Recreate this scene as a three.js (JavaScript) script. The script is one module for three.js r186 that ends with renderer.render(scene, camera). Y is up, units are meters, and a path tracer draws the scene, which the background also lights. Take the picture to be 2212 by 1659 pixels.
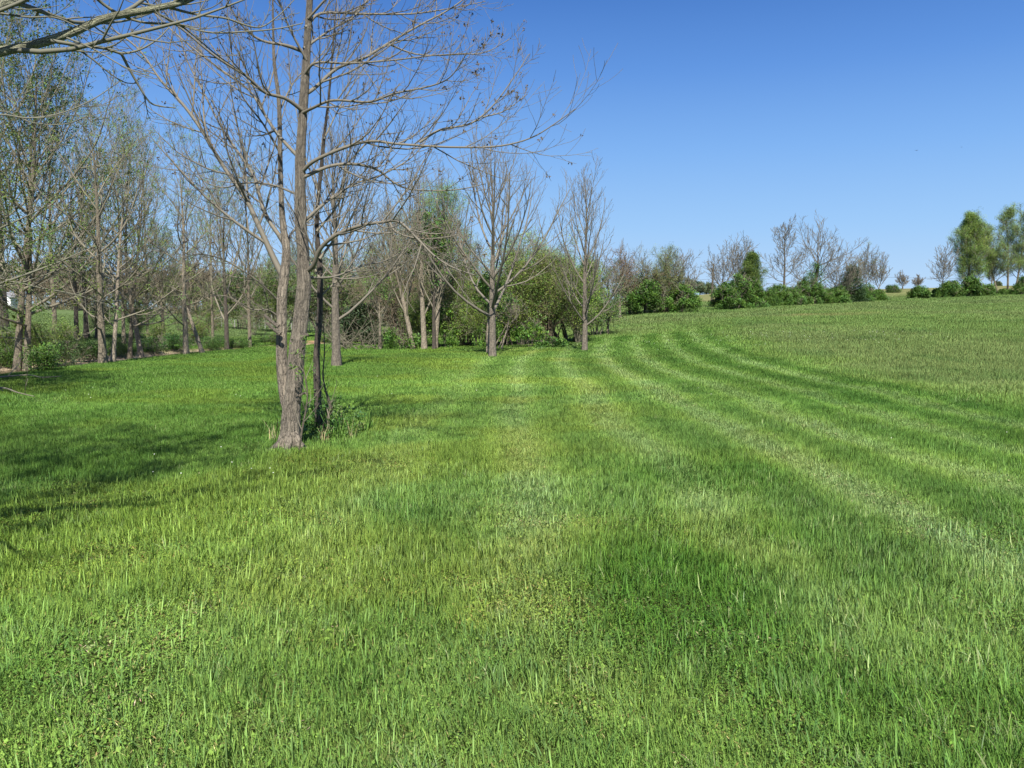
import * as THREE from 'three';

// ---------------------------------------------------------------- camera, sky, sun, exposure
const EYE = 1.6, FPX = 1803, CX = 1106, CY = 829.5, HY = 690;
const PITCH = Math.atan((CY - HY) / FPX);
const scene = new THREE.Scene();
const camera = new THREE.PerspectiveCamera((2 * Math.atan(CY / FPX) * 180) / Math.PI, 4 / 3, 0.1, 3000);
camera.position.set(0, EYE, 0);
camera.rotation.set(-PITCH, 0, 0);
const EXPOSURE = 2.05;
const renderer = new THREE.WebGLRenderer({ antialias: true });
renderer.toneMapping = THREE.LinearToneMapping;
renderer.toneMappingExposure = EXPOSURE;
renderer.shadowMap.enabled = true;
renderer.setSize(1024, 768);

const SUN_EL = 47, SUN_AZ = 4;            // azimuth: degrees from straight behind the camera, positive towards its right
const rad = Math.PI / 180;
const sunDir = new THREE.Vector3(Math.sin(SUN_AZ * rad) * Math.cos(SUN_EL * rad), Math.sin(SUN_EL * rad), Math.cos(SUN_AZ * rad) * Math.cos(SUN_EL * rad));
const sun = new THREE.DirectionalLight(new THREE.Color(1, 0.95, 0.86), 4.7);
sun.position.copy(sunDir).multiplyScalar(200);
sun.castShadow = true;
Object.assign(sun.shadow.camera, { left: -120, right: 120, top: 120, bottom: -120, near: 1, far: 500 });
sun.shadow.mapSize.set(4096, 4096);
scene.add(sun, sun.target);

const lin = (r, g, b) => [r, g, b].map((c) => { c /= 255; return c <= 0.04045 ? c / 12.92 : ((c + 0.055) / 1.055) ** 2.4; });
{
  const W = 512, H = 256, data = new Float32Array(W * H * 4);
  const stops = [[0, lin(200, 224, 248)], [2.5, lin(184, 217, 250)], [6, lin(160, 204, 250)], [11, lin(130, 181, 243)], [16, lin(99, 152, 226)], [21, lin(74, 125, 202)], [35, lin(60, 106, 182)], [90, lin(50, 90, 158)]];
  for (let j = 0; j < H; j++) {
    const el = ((j + 0.5) / H - 0.5) * 180;
    let k = 0; const e = Math.max(0, el);
    while (k < stops.length - 2 && e > stops[k + 1][0]) k++;
    const t = Math.min(1, (e - stops[k][0]) / (stops[k + 1][0] - stops[k][0]));
    for (let i = 0; i < W; i++) {
      const az = ((i + 0.5) / W - 0.5) * 2 * Math.PI, x = Math.cos(az) * Math.cos(el * rad), y = Math.sin(el * rad), z = Math.sin(az) * Math.cos(el * rad);
      const c = x * sunDir.x + y * sunDir.y + z * sunDir.z, glow = 0.9 * Math.pow(Math.max(0, c), 14) + 0.25 * Math.pow(Math.max(0, c), 3);
      for (let q = 0; q < 3; q++) {
        let v = stops[k][1][q] * (1 - t) + stops[k + 1][1][q] * t;
        v += glow * [0.95, 0.97, 1][q];
        if (el < 0) v = [0.16, 0.2, 0.16][q];
        data[(j * W + i) * 4 + q] = v / EXPOSURE;
      }
      data[(j * W + i) * 4 + 3] = 1;
    }
  }
  const tex = new THREE.DataTexture(data, W, H, THREE.RGBAFormat, THREE.FloatType);
  tex.mapping = THREE.EquirectangularReflectionMapping; tex.magFilter = tex.minFilter = THREE.LinearFilter; tex.needsUpdate = true;
  scene.background = tex; scene.environment = tex;
}

// ---------------------------------------------------------------- helpers
const V = (x, y, z) => new THREE.Vector3(x, y, z);
const rngOf = (seed) => { let s = (seed * 2654435761) >>> 0; return () => { s = (s + 0x6d2b79f5) | 0; let t = Math.imul(s ^ (s >>> 15), 1 | s); t = (t + Math.imul(t ^ (t >>> 7), 61 | t)) ^ t; return ((t ^ (t >>> 14)) >>> 0) / 4294967296; }; };
const clamp = THREE.MathUtils.clamp, lerp = THREE.MathUtils.lerp;
const ss = (a, b, x) => { const t = clamp((x - a) / (b - a), 0, 1); return t * t * (3 - 2 * t); };
const hash = (i, j) => { let h = Math.imul(i, 374761393) + Math.imul(j, 668265263); h = Math.imul(h ^ (h >>> 13), 1274126177); return ((h ^ (h >>> 16)) >>> 0) / 4294967296; };
const vn = (x, y) => { const i = Math.floor(x), j = Math.floor(y), u = x - i, v = y - j, a = u * u * (3 - 2 * u), b = v * v * (3 - 2 * v); return lerp(lerp(hash(i, j), hash(i + 1, j), a), lerp(hash(i, j + 1), hash(i + 1, j + 1), a), b); };
const fbm = (x, y, o = 4) => { let s = 0, a = 0.5, n = 0; for (let k = 0; k < o; k++) { s += a * vn(x, y); n += a; a *= 0.5; x = x * 2.03 + 17.1; y = y * 2.03 + 9.7; } return s / n; };

const names = new Map();
const numbered = (name) => { const n = names.get(name) ?? 0; names.set(name, n + 1); return n ? name + '_' + String(n).padStart(3, '0') : name; };
function thing(name, label, category, pos, group, kind) {
  const o = new THREE.Group(); o.name = numbered(name); o.position.copy(pos);
  if (label) o.userData.label = label;
  if (category) o.userData.category = category;
  if (group) o.userData.group = group;
  if (kind) o.userData.kind = kind;
  scene.add(o);
  return o;
}
function part(parent, name, geo, mat, kind, label) {
  const m = new THREE.Mesh(geo, mat); m.name = name; m.castShadow = m.receiveShadow = true;
  if (kind) m.userData.kind = kind;
  if (label) m.userData.label = label;
  parent.add(m);
  return m;
}

class MB {
  constructor() { this.p = []; this.n = []; this.u = []; this.i = []; }
  tube(pts, rr, sides, vscale = 2) {
    const N = pts.length, base = this.p.length / 3, t = V(), nrm = V(), bin = V(), prev = V();
    let len = 0; const circ = Math.max(1, Math.round(2 * Math.PI * rr[0] * vscale));
    for (let k = 0; k < N; k++) {
      if (k < N - 1) t.subVectors(pts[k + 1], pts[Math.max(0, k - 1)]); else t.subVectors(pts[k], pts[k - 1]);
      t.normalize();
      if (k === 0) { nrm.set(Math.abs(t.x) > 0.9 ? 0 : 1, Math.abs(t.x) > 0.9 ? 1 : 0, 0); } else { nrm.copy(prev); len += pts[k].distanceTo(pts[k - 1]); }
      nrm.addScaledVector(t, -nrm.dot(t)).normalize(); bin.crossVectors(t, nrm); prev.copy(nrm);
      for (let s = 0; s <= sides; s++) {
        const a = (s / sides) * 2 * Math.PI, c = Math.cos(a), d = Math.sin(a);
        const x = nrm.x * c + bin.x * d, y = nrm.y * c + bin.y * d, z = nrm.z * c + bin.z * d;
        let r = rr[k]; if (this.rough) r *= 1 + this.rough * (vn(c * 2.1 + k * 0.37 + base, d * 2.1 + k * 0.21) - 0.5);
        this.p.push(pts[k].x + x * r, pts[k].y + y * r, pts[k].z + z * r); this.n.push(x, y, z); this.u.push((s / sides) * circ, len * vscale);
      }
    }
    const w = sides + 1;
    for (let k = 0; k < N - 1; k++) for (let s = 0; s < sides; s++) { const a = base + k * w + s; this.i.push(a, a + 1, a + w, a + 1, a + w + 1, a + w); }
    return this;
  }
  geo() {
    const g = new THREE.BufferGeometry();
    g.setAttribute('position', new THREE.Float32BufferAttribute(this.p, 3)); g.setAttribute('normal', new THREE.Float32BufferAttribute(this.n, 3)); g.setAttribute('uv', new THREE.Float32BufferAttribute(this.u, 2));
    g.setIndex(this.i); return g;
  }
}
const curve = (pts, n) => new THREE.CatmullRomCurve3(pts, false, 'centripetal').getPoints(n);

// ---------------------------------------------------------------- the lie of the land (metres; d is distance ahead)
const creekX = (d) => -17.0 + 0.5 * Math.sin(d * 0.13 + 0.6) + 9 * ss(44, 78, d) + 6 * ss(78, 120, d);
function rawH(x, z) {
  const d = -z, right = ss(-7, 14, x);
  let h = (0.0322 * clamp(d - 25, 0, 135) + 0.027 * clamp(x, 0, 130)) * right * ss(5, 45, d);
  h += 1.1 * ss(128, 150, d) * ss(20, 40, x);
  h += 0.048 * clamp(-x - 21, 0, 110) * ss(20, 60, d);
  h += 0.16 * (fbm(x * 0.11 + 5, z * 0.11) - 0.5) * ss(2, 12, Math.abs(d)) + 0.05 * (vn(x * 0.6, z * 0.6) - 0.5);
  return h;
}
const creekDepth = (x, d) => { const u = Math.abs(x - creekX(d)); return d > 12 && d < 95 ? (1 - ss(1.4, 3.0, u)) * ss(12, 18, d) * (1 - ss(70, 95, d)) : 0; };
const landH = (x, z) => rawH(x, z) - (0.55 - 0.3 * (1 - ss(1.5, 7, Math.abs(-z - 36.5)))) * creekDepth(x, -z);
const ray = (px, py) => { const v = V((px - CX) / FPX, -(py - CY) / FPX, -1), c = Math.cos(PITCH), s = Math.sin(PITCH); return V(v.x, v.y * c + v.z * s, -v.y * s + v.z * c); };
function at(px, py, depth) { const r = ray(px, py); return V(r.x, r.y, r.z).multiplyScalar(depth / -r.z).add(camera.position); }
function ground(px, py) {
  const r = ray(px, py); r.multiplyScalar(1 / -r.z); let d = 1.5;
  for (; d < 260; d += 0.1) { const p = r.clone().multiplyScalar(d).add(camera.position); if (p.y < landH(p.x, p.z)) break; }
  const x = r.x * d; return V(x, landH(x, -d), -d);
}
const stand = (px, d) => { const x = ((px - CX) / FPX) * d * 1.0; return V(x, landH(x, -d), -d); };

// ---------------------------------------------------------------- textures
function noiseTex(size, f) {
  const data = new Uint8Array(size * size * 4);
  for (let y = 0; y < size; y++) for (let x = 0; x < size; x++) { const c = f(x / size, y / size), o = (y * size + x) * 4; data[o] = clamp(c[0], 0, 1) * 255; data[o + 1] = clamp(c[1], 0, 1) * 255; data[o + 2] = clamp(c[2], 0, 1) * 255; data[o + 3] = 255; }
  const t = new THREE.DataTexture(data, size, size); t.wrapS = t.wrapT = THREE.RepeatWrapping; t.magFilter = THREE.LinearFilter; t.minFilter = THREE.LinearMipmapLinearFilter; t.generateMipmaps = true; t.needsUpdate = true; return t;
}
// tileable fbm over the unit square
const tvn = (x, y, p, p2 = p) => { const w = (i) => ((i % p) + p) % p, w2 = (j) => ((j % p2) + p2) % p2, i = Math.floor(x), j = Math.floor(y), u = x - i, v = y - j, a = u * u * (3 - 2 * u), b = v * v * (3 - 2 * v); return lerp(lerp(hash(w(i), w2(j)), hash(w(i + 1), w2(j)), a), lerp(hash(w(i), w2(j + 1)), hash(w(i + 1), w2(j + 1)), a), b); };
const furrow = (u, v) => { const a = Math.abs(0.6 * tvn(u * 18, v * 5, 18, 5) + 0.3 * tvn(u * 36 + 3, v * 12, 36, 12) + 0.1 * tvn(u * 90, v * 40, 90, 40) - 0.5); return clamp(a * 5.5, 0, 1); };
const tfbm = (u, v, p, o) => { let s = 0, a = 0.5, n = 0; for (let k = 0; k < o; k++) { s += a * tvn(u * p + k * 7, v * p + k * 3, p); n += a; a *= 0.55; p *= 2; } return s / n; };
const soilTex = noiseTex(512, (u, v) => { const a = tfbm(u, v, 8, 6), b = tvn(u * 128, v * 128, 128); const k = 0.35 + 0.75 * a + 0.3 * (b - 0.5); return [k, k * (0.96 + 0.08 * tvn(u * 32, v * 32, 32)), k]; });
const barkTex = noiseTex(512, (u, v) => {
  const f = furrow(u, v), g = tfbm(u, v, 6, 5), w = tvn(u * 128, v * 90, 128, 90), m = tvn(u * 40, v * 22, 40, 22);
  let k = 0.3 + 0.42 * f + 0.32 * (m - 0.4) + 0.34 * (w - 0.5); k *= 0.8 + 0.5 * (g - 0.3);
  const li = clamp((g - 0.57) * 6, 0, 1) * clamp(w * 1.6 - 0.3, 0, 1) * 0.55; k = Math.max(0.1, k); return [lerp(k, 0.85, li), lerp(k * 0.98, 0.88, li), lerp(k * 0.95, 0.8, li)];
});
const barkBump = noiseTex(512, (u, v) => { const k = clamp(0.6 * furrow(u, v) + 0.4 * tvn(u * 128, v * 90, 128, 90), 0, 1); return [k, k, k]; });
const bark = (r, g, b, rough = 0.9) => new THREE.MeshStandardMaterial({ color: new THREE.Color().setRGB(r, g, b), map: barkTex, bumpMap: barkBump, bumpScale: 0.022, roughness: rough });
const twigMat = (r, g, b) => new THREE.MeshStandardMaterial({ color: new THREE.Color().setRGB(r, g, b), roughness: 0.75 });
const M = {
  maple: bark(0.34, 0.295, 0.235), mapleTwig: twigMat(0.135, 0.12, 0.092),
  dark: bark(0.15, 0.125, 0.1), grey: bark(0.36, 0.31, 0.225), greyTwig: twigMat(0.15, 0.134, 0.094), pale: bark(0.5, 0.43, 0.33),
  bough: bark(0.45, 0.46, 0.31), boughTwig: twigMat(0.115, 0.112, 0.08), brownTwig: twigMat(0.15, 0.118, 0.078), farTwig: twigMat(0.14, 0.125, 0.095),
  leaf: new THREE.MeshPhysicalMaterial({ color: 0xffffff, roughness: 0.6, transmission: 0.3, thickness: 0, side: THREE.DoubleSide, specularIntensity: 0.5 }),
  grass: new THREE.MeshPhysicalMaterial({ color: 0xffffff, vertexColors: true, roughness: 0.6, transmission: 0.25, thickness: 0, side: THREE.DoubleSide, specularIntensity: 0.2 }),
  straw: twigMat(0.42, 0.34, 0.2),
};

// ---------------------------------------------------------------- ground sheet
const drift = (d) => 0.0043 * Math.max(0, d - 22) ** 2;
const meadow = (x, d) => Math.max(ss(7.6, 11.5, x - drift(d) + 2.6 * (fbm(x * 0.5, d * 0.3, 3) - 0.5)), ss(43, 54, d + 6 * (fbm(x * 0.3, d * 0.3, 3) - 0.5)) * ss(2, 5, x));     // 1 in the unmown field on the right
const lawnFar = (x, d) => ss(-19, -22, x);                                                        // beyond the creek
const SAND = (() => { const a = ground(330, 776), b = ground(372, 772); return [a, b]; })();
const DIRT = [ground(668, 748), ground(700, 744)];
const bare = (x, z) => {
  let v = 0;
  for (const p of DIRT) v = Math.max(v, 1 - ss(0.5, 1, Math.hypot((x - p.x) / 2.6, (z - p.z) / 2.2)));
  return v;
};
const dry = (x, z) => { // straw coloured patch and the dry bank on the hill
  const d = -z; let v = ss(124, 140, d) * ss(10, 30, x) * (0.55 + 0.6 * (vn(x * 0.12, d * 0.12) - 0.3));
  v = Math.max(v, (1 - ss(0.3, 1, Math.hypot((x - DRYP.x) / 6, (z - DRYP.z) / 4))) * (0.75 * vn(x * 0.9, z * 0.6)));
  return clamp(v, 0, 1);
};
const DRYP = ground(1790, 683);
{
  const R = [0]; let r = 0.6; while (r < 900) { R.push(r); r += Math.max(0.35, r * 0.021); } R.push(1400, 2400);
  const A = 520, p = [], n = [], c = [], uv = [], idx = [];
  for (let k = 0; k < R.length; k++) for (let a = 0; a <= A; a++) {
    const f = a / A, th = (f - 0.5) * 2 * Math.PI, w = th - 0.55 * Math.sin(th), x = Math.sin(w) * R[k], z = -Math.cos(w) * R[k], d = -z;   // denser ahead of the camera
    p.push(x, landH(x, z), z); n.push(0, 1, 0); uv.push(x / 3, z / 3);
    const big = fbm(x * 0.06, z * 0.06), far = ss(30, 90, Math.hypot(x, z)); let col = [lerp(0.085, 0.13, far), lerp(0.115, 0.19, far), lerp(0.03, 0.05, far)];
    col = col.map((q) => q * (0.75 + 0.5 * big));
    const m = meadow(x, d); col = [lerp(col[0], 0.105, m * 0.6 * far), lerp(col[1], 0.16, m * 0.6 * far), lerp(col[2], 0.05, m * 0.6 * far)];
    if (x < -21) { const q = ss(-21, -30, x); col = [lerp(col[0], 0.14, q), lerp(col[1], 0.2, q), lerp(col[2], 0.08, q)]; }
    const cd = creekDepth(x, d), br = Math.max(ss(0.15, 0.5, cd), bare(x, z)); const mud = cd > 0.3 ? (d > 31 ? [0.46, 0.36, 0.25] : [0.13, 0.08, 0.04]) : [0.36, 0.23, 0.13];
    col = col.map((q, e) => lerp(q, mud[e], br)); const dr = dry(x, z); col = col.map((q, e) => lerp(q, [0.3, 0.26, 0.14][e], dr * 0.8));
    c.push(...col);
  }
  const w = A + 1; for (let k = 0; k < R.length - 1; k++) for (let a = 0; a < A; a++) { const q = k * w + a; idx.push(q, q + 1, q + w, q + 1, q + w + 1, q + w); }
  const g = new THREE.BufferGeometry(); g.setAttribute('position', new THREE.Float32BufferAttribute(p, 3)); g.setAttribute('color', new THREE.Float32BufferAttribute(c, 3)); g.setAttribute('uv', new THREE.Float32BufferAttribute(uv, 2)); g.setIndex(idx); g.computeVertexNormals();
  const nn = g.attributes.normal; for (let k = 0; k < nn.count; k++) if (nn.getY(k) < 0) { for (let q = 0; q < g.index.count; q += 3) { const t = g.index.array[q + 1]; g.index.array[q + 1] = g.index.array[q + 2]; g.index.array[q + 2] = t; } g.computeVertexNormals(); break; }
  const o = part(scene, 'ground', g, new THREE.MeshPhysicalMaterial({ vertexColors: true, map: soilTex, roughness: 1, specularIntensity: 0, bumpMap: soilTex, bumpScale: 0.03 }), 'structure');
  o.userData.label = 'green meadow ground rising gently to a hill on one side';
}
{ // creek water
  const p = [], idx = [], uv = []; const N = 80;
  for (let k = 0; k <= N; k++) { const d = 13 + (k / N) * 80, y = rawH(creekX(d), -d) - 0.36; for (const s of [-1, 1]) { p.push(creekX(d) + s * 2.4, y, -d); uv.push(s * 2, d); } }
  for (let k = 0; k < N; k++) { const q = k * 2; idx.push(q, q + 1, q + 2, q + 1, q + 3, q + 2); }
  const g = new THREE.BufferGeometry(); g.setAttribute('position', new THREE.Float32BufferAttribute(p, 3)); g.setAttribute('uv', new THREE.Float32BufferAttribute(uv, 2)); g.setIndex(idx); g.computeVertexNormals();
  const o = part(scene, 'creek_water', g, new THREE.MeshPhysicalMaterial({ color: new THREE.Color().setRGB(0.06, 0.045, 0.02), roughness: 0.06, bumpMap: soilTex, bumpScale: 0.01 }), 'structure');
  o.userData.label = 'shallow brown creek running behind the trees';
}

// ---------------------------------------------------------------- grass
function tuft(seed, n, radius, len, width, bend, segs, tints, upN = 0.42) {
  const R = rngOf(seed), p = [], nn = [], c = [], idx = [];
  for (let b = 0; b < n; b++) {
    const a = R() * 6.283, q = Math.sqrt(R()) * radius, x0 = Math.cos(a) * q, z0 = Math.sin(a) * q, L = len[0] + (len[1] - len[0]) * R(), w = width[0] + (width[1] - width[0]) * R();
    const dirA = R() * 6.283, dx = Math.cos(dirA), dz = Math.sin(dirA), bd = bend[0] + (bend[1] - bend[0]) * R() ** 0.9, tint = tints[Math.floor(R() * tints.length)], tv = 0.58 + 0.75 * R();
    const fA = dirA + 1.2 * (R() - 0.5), wx = -Math.sin(fA), wz = Math.cos(fA); const st = p.length / 3; let x = x0, y = 0, z = z0;
    for (let s = 0; s <= segs; s++) {
      const t = s / segs, an = bd * (0.4 + 0.6 * t), nx = dx * Math.cos(an), ny = Math.sin(an), nz = dz * Math.cos(an);
      const ww = w * (s === segs ? 0 : 1 - 0.35 * t * t) * 0.5, L2 = Math.hypot(nx * (1 - upN), ny * (1 - upN) + upN, nz * (1 - upN)) || 1;
      const N = [(nx * -1 * (1 - upN)) / L2, (ny * (1 - upN) + upN) / L2, (-nz * (1 - upN)) / L2];
      const col = tint.map((e) => e * tv);
      if (s === segs) { p.push(x, y, z); nn.push(...N); c.push(...col); }
      else { p.push(x - wx * ww, y, z - wz * ww, x + wx * ww, y, z + wz * ww); nn.push(...N, ...N); c.push(...col, ...col); }
      const st2 = L / segs; x += dx * Math.sin(an) * st2; z += dz * Math.sin(an) * st2; y += Math.cos(an) * st2;
    }
    for (let s = 0; s < segs; s++) { const q2 = st + s * 2; if (s === segs - 1) idx.push(q2, q2 + 1, q2 + 2); else idx.push(q2, q2 + 1, q2 + 2, q2 + 1, q2 + 3, q2 + 2); }
  }
  const g = new THREE.BufferGeometry(); g.setAttribute('position', new THREE.Float32BufferAttribute(p, 3)); g.setAttribute('normal', new THREE.Float32BufferAttribute(nn, 3)); g.setAttribute('color', new THREE.Float32BufferAttribute(c, 3)); g.setIndex(idx); return g;
}
// small flat leaves close to the soil: clover, chickweed, bits of straw
function cover(seed, n, radius, size, hi, tints) {
  const R = rngOf(seed), p = [], nn = [], c = [], idx = [];
  for (let b = 0; b < n; b++) {
    const a = R() * 6.283, q = Math.sqrt(R()) * radius, y = hi * (0.25 + R()), s = size[0] + (size[1] - size[0]) * R(), tl = (R() - 0.5) * 1.3, tl2 = (R() - 0.5) * 1.3, ya = R() * 6.283, tint = tints[Math.floor(R() * tints.length)], tv = 0.7 + 0.6 * R(), st = p.length / 3, thin = tint[3] || 0.62;
    const e = new THREE.Euler(tl, ya, tl2), o = V(Math.cos(a) * q, y, Math.sin(a) * q), N = V(0, 1, 0).applyEuler(e);
    for (const [u, v] of [[-1, 0], [0, -thin], [1, 0], [0, thin]]) { const k = V(u * s, 0, v * s).applyEuler(e).add(o); p.push(k.x, Math.max(0.004, k.y), k.z); nn.push(N.x, N.y, N.z); c.push(tint[0] * tv, tint[1] * tv, tint[2] * tv); }
    idx.push(st, st + 2, st + 1, st, st + 3, st + 2);
  }
  const g = new THREE.BufferGeometry(); g.setAttribute('position', new THREE.Float32BufferAttribute(p, 3)); g.setAttribute('normal', new THREE.Float32BufferAttribute(nn, 3)); g.setAttribute('color', new THREE.Float32BufferAttribute(c, 3)); g.setIndex(idx); return g;
}
const T1 = [[1, 1, 1], [1.1, 1.05, 0.9], [0.8, 0.9, 0.85], [1.25, 1.15, 1.0], [0.9, 1, 0.8]];
const T2 = [[1, 1, 1], [1.1, 1.05, 1.0], [0.85, 0.95, 1.0], [1.25, 1.15, 1.1]];
const T3 = [[1.05, 1, 0.8], [1.2, 1.1, 0.9], [0.9, 1, 0.9], [1.3, 1.1, 1.1], [1.0, 1, 0.9], [0.9, 1.05, 0.9]];
const TC = [[1, 1, 0.9], [1.12, 1.08, 0.85], [0.85, 0.95, 0.8], [1.2, 1.12, 0.95], [0.9, 1.02, 0.8]];
const TS = [[2.7, 1.5, 2.8, 0.12], [2.2, 1.2, 2.2, 0.15], [1.5, 0.7, 1.2, 0.2], [1.6, 0.95, 1.4, 0.2], [1.1, 1.05, 0.9], [1.05, 1.05, 0.8], [0.95, 1, 0.8]];
const fine = [1, 2, 3, 4].map((s) => tuft(s, 46, 0.085, [0.03, 0.09], [0.0015, 0.0031], [0.15, 1.75], 3, T1));
const broad = [11, 12, 13].map((s) => tuft(s, 4, 0.1, [0.045, 0.12], [0.0032, 0.007], [0.2, 1.9], 4, T2, 0.35));
const tallG = [21, 22, 23].map((s) => tuft(s, 34, 0.1, [0.05, 0.15], [0.0022, 0.0045], [0.1, 1.5], 4, T3, 0.45));
const fineFar = [31, 32, 33].map((s) => tuft(s, 40, 0.1, [0.03, 0.08], [0.0025, 0.0045], [0.05, 0.5], 2, T1));
const tallFar = [41, 42, 43].map((s) => tuft(s, 36, 0.11, [0.045, 0.13], [0.0025, 0.0045], [0.03, 0.42], 2, T3));
const clover = [51, 52, 53].map((s) => cover(s, 60, 0.1, [0.0028, 0.006], 0.032, TC));
const litter = [61, 62].map((s) => cover(s, 50, 0.1, [0.005, 0.016], 0.03, TS));
const weedG = [71, 72].map((s) => tuft(s, 16, 0.1, [0.2, 0.5], [0.007, 0.013], [0.05, 0.8], 5, T2, 0.35));

const stripeAt = (x, d) => { // +1 in a pale mowing band, -1 in a dark one
  const u = x - drift(d) + 0.35 * (vn(d * 0.16, 3.3) - 0.5) + 0.22 * (vn(x * 1.1, d * 0.5) - 0.5); const amp = (0.55 * ss(-2.5, 0, u) + 0.45 * ss(0.8, 3.2, u)) * (1 - ss(8.2, 9.6, u)) * (1 - meadow(x, d)) * (0.75 + 0.5 * vn(d * 0.11 + 9, u * 0.4)) * ss(2.5, 7, d);
  const w = 0.5 + 0.5 * Math.sin(((u - 2.72) / 1.5) * 2 * Math.PI); return clamp(amp * (1.75 * w ** 1.6 - 0.62), -0.66, 1.15);
};
const fescue = (x, d) => { const n = 0.5 * fbm(x * 0.9 + 210, d * 0.9 + 130, 3) - 0.25; return clamp((1 - ss(0.35, 1.05, Math.hypot((x - 1.0) / 0.95, (d - 4.8) / 1.7) - n)) + 0.7 * (1 - ss(0.35, 1, Math.hypot((x - 2.1) / 1.6, (d - 3.0) / 0.9) - n)) + 0.6 * ss(0.58, 0.7, fbm(x * 0.45 + 10, d * 0.45 + 30, 3)) * ss(11, 7, d) * ss(0, 2, x), 0, 1); };
function tint(x, z, R, kind) {
  const d = -z, big = fbm(x * 0.33 + 3, z * 0.33 + 8, 3), mid = fbm(x * 1.4 + 31, z * 1.4, 3), yel = fbm(x * 0.55 + 70, z * 0.55 + 20, 3);
  let c = [0.162, 0.282, 0.058];
  const dk = ss(0.5, 0.7, mid) * 0.5, yl = ss(0.48, 0.68, yel) * (0.7 - 0.45 * ss(1, 4, x));
  c = [lerp(c[0], 0.075, dk), lerp(c[1], 0.175, dk), lerp(c[2], 0.028, dk)];
  c = [lerp(c[0], 0.19, yl), lerp(c[1], 0.275, yl), lerp(c[2], 0.045, yl)];
  const st = stripeAt(x, d); if (st > 0) c = [c[0] * (1 + 0.55 * st), c[1] * (1 + 0.34 * st), c[2] * (1 + 1.2 * st)]; else c = c.map((q, e) => q * (1 + [0.72, 0.55, 0.6][e] * st));
  const fs = fescue(x, d); c = [lerp(c[0], 0.07, fs * 0.85), lerp(c[1], 0.172, fs * 0.85), lerp(c[2], 0.024, fs * 0.85)];
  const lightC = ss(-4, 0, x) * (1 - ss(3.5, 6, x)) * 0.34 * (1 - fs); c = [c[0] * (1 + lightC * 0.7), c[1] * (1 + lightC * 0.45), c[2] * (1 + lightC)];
  const m = meadow(x, d), warm = fbm(x * 0.12, z * 0.09 + 40, 3), mc = [lerp(0.16, 0.185, ss(0.4, 0.65, warm)), lerp(0.245, 0.245, ss(0.4, 0.65, warm)), lerp(0.075, 0.095, ss(0.4, 0.65, warm))]; c = c.map((q, e) => lerp(q, mc[e], m * 0.85)); const wd = m * ss(0.62, 0.72, fbm(x * 0.45 + 300, z * 0.3 + 90, 3)); c = [lerp(c[0], 0.07, wd * 0.4), lerp(c[1], 0.15, wd * 0.4), lerp(c[2], 0.04, wd * 0.4)];
  const far = ss(-20, -24, x); c = [lerp(c[0], 0.14, far), lerp(c[1], 0.205, far), lerp(c[2], 0.075, far)];
  const dr = dry(x, z); c = [lerp(c[0], 0.36, dr), lerp(c[1], 0.31, dr), lerp(c[2], 0.15, dr)];
  if (kind !== 'cover' && R() < 0.015 + 0.04 * ss(0, 2.5, x) * ss(10, 5, d)) return [0.26, 0.34, 0.15];
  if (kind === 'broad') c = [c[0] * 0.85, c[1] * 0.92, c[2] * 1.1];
  if (kind === 'cover') c = [c[0] * 1.0, c[1] * 0.98, c[2] * 0.95];
  const leftDark = ss(-2, -5, x) * 0.16 * (1 - far); c = [c[0] * (1 - leftDark * 1.3), c[1] * (1 - leftDark), c[2] * (1 - leftDark)];  // grass tone lowered towards the left, red most
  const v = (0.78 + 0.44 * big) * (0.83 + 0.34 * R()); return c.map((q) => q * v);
}
const lots = new Map();
function put(list, x, y, z, yaw, tx, tz, sx, sy, col) {
  let l = lots.get(list); if (!l) lots.set(list, (l = [])); l.push([x, y, z, yaw, tx, tz, sx, sy, col]);
}
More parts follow.
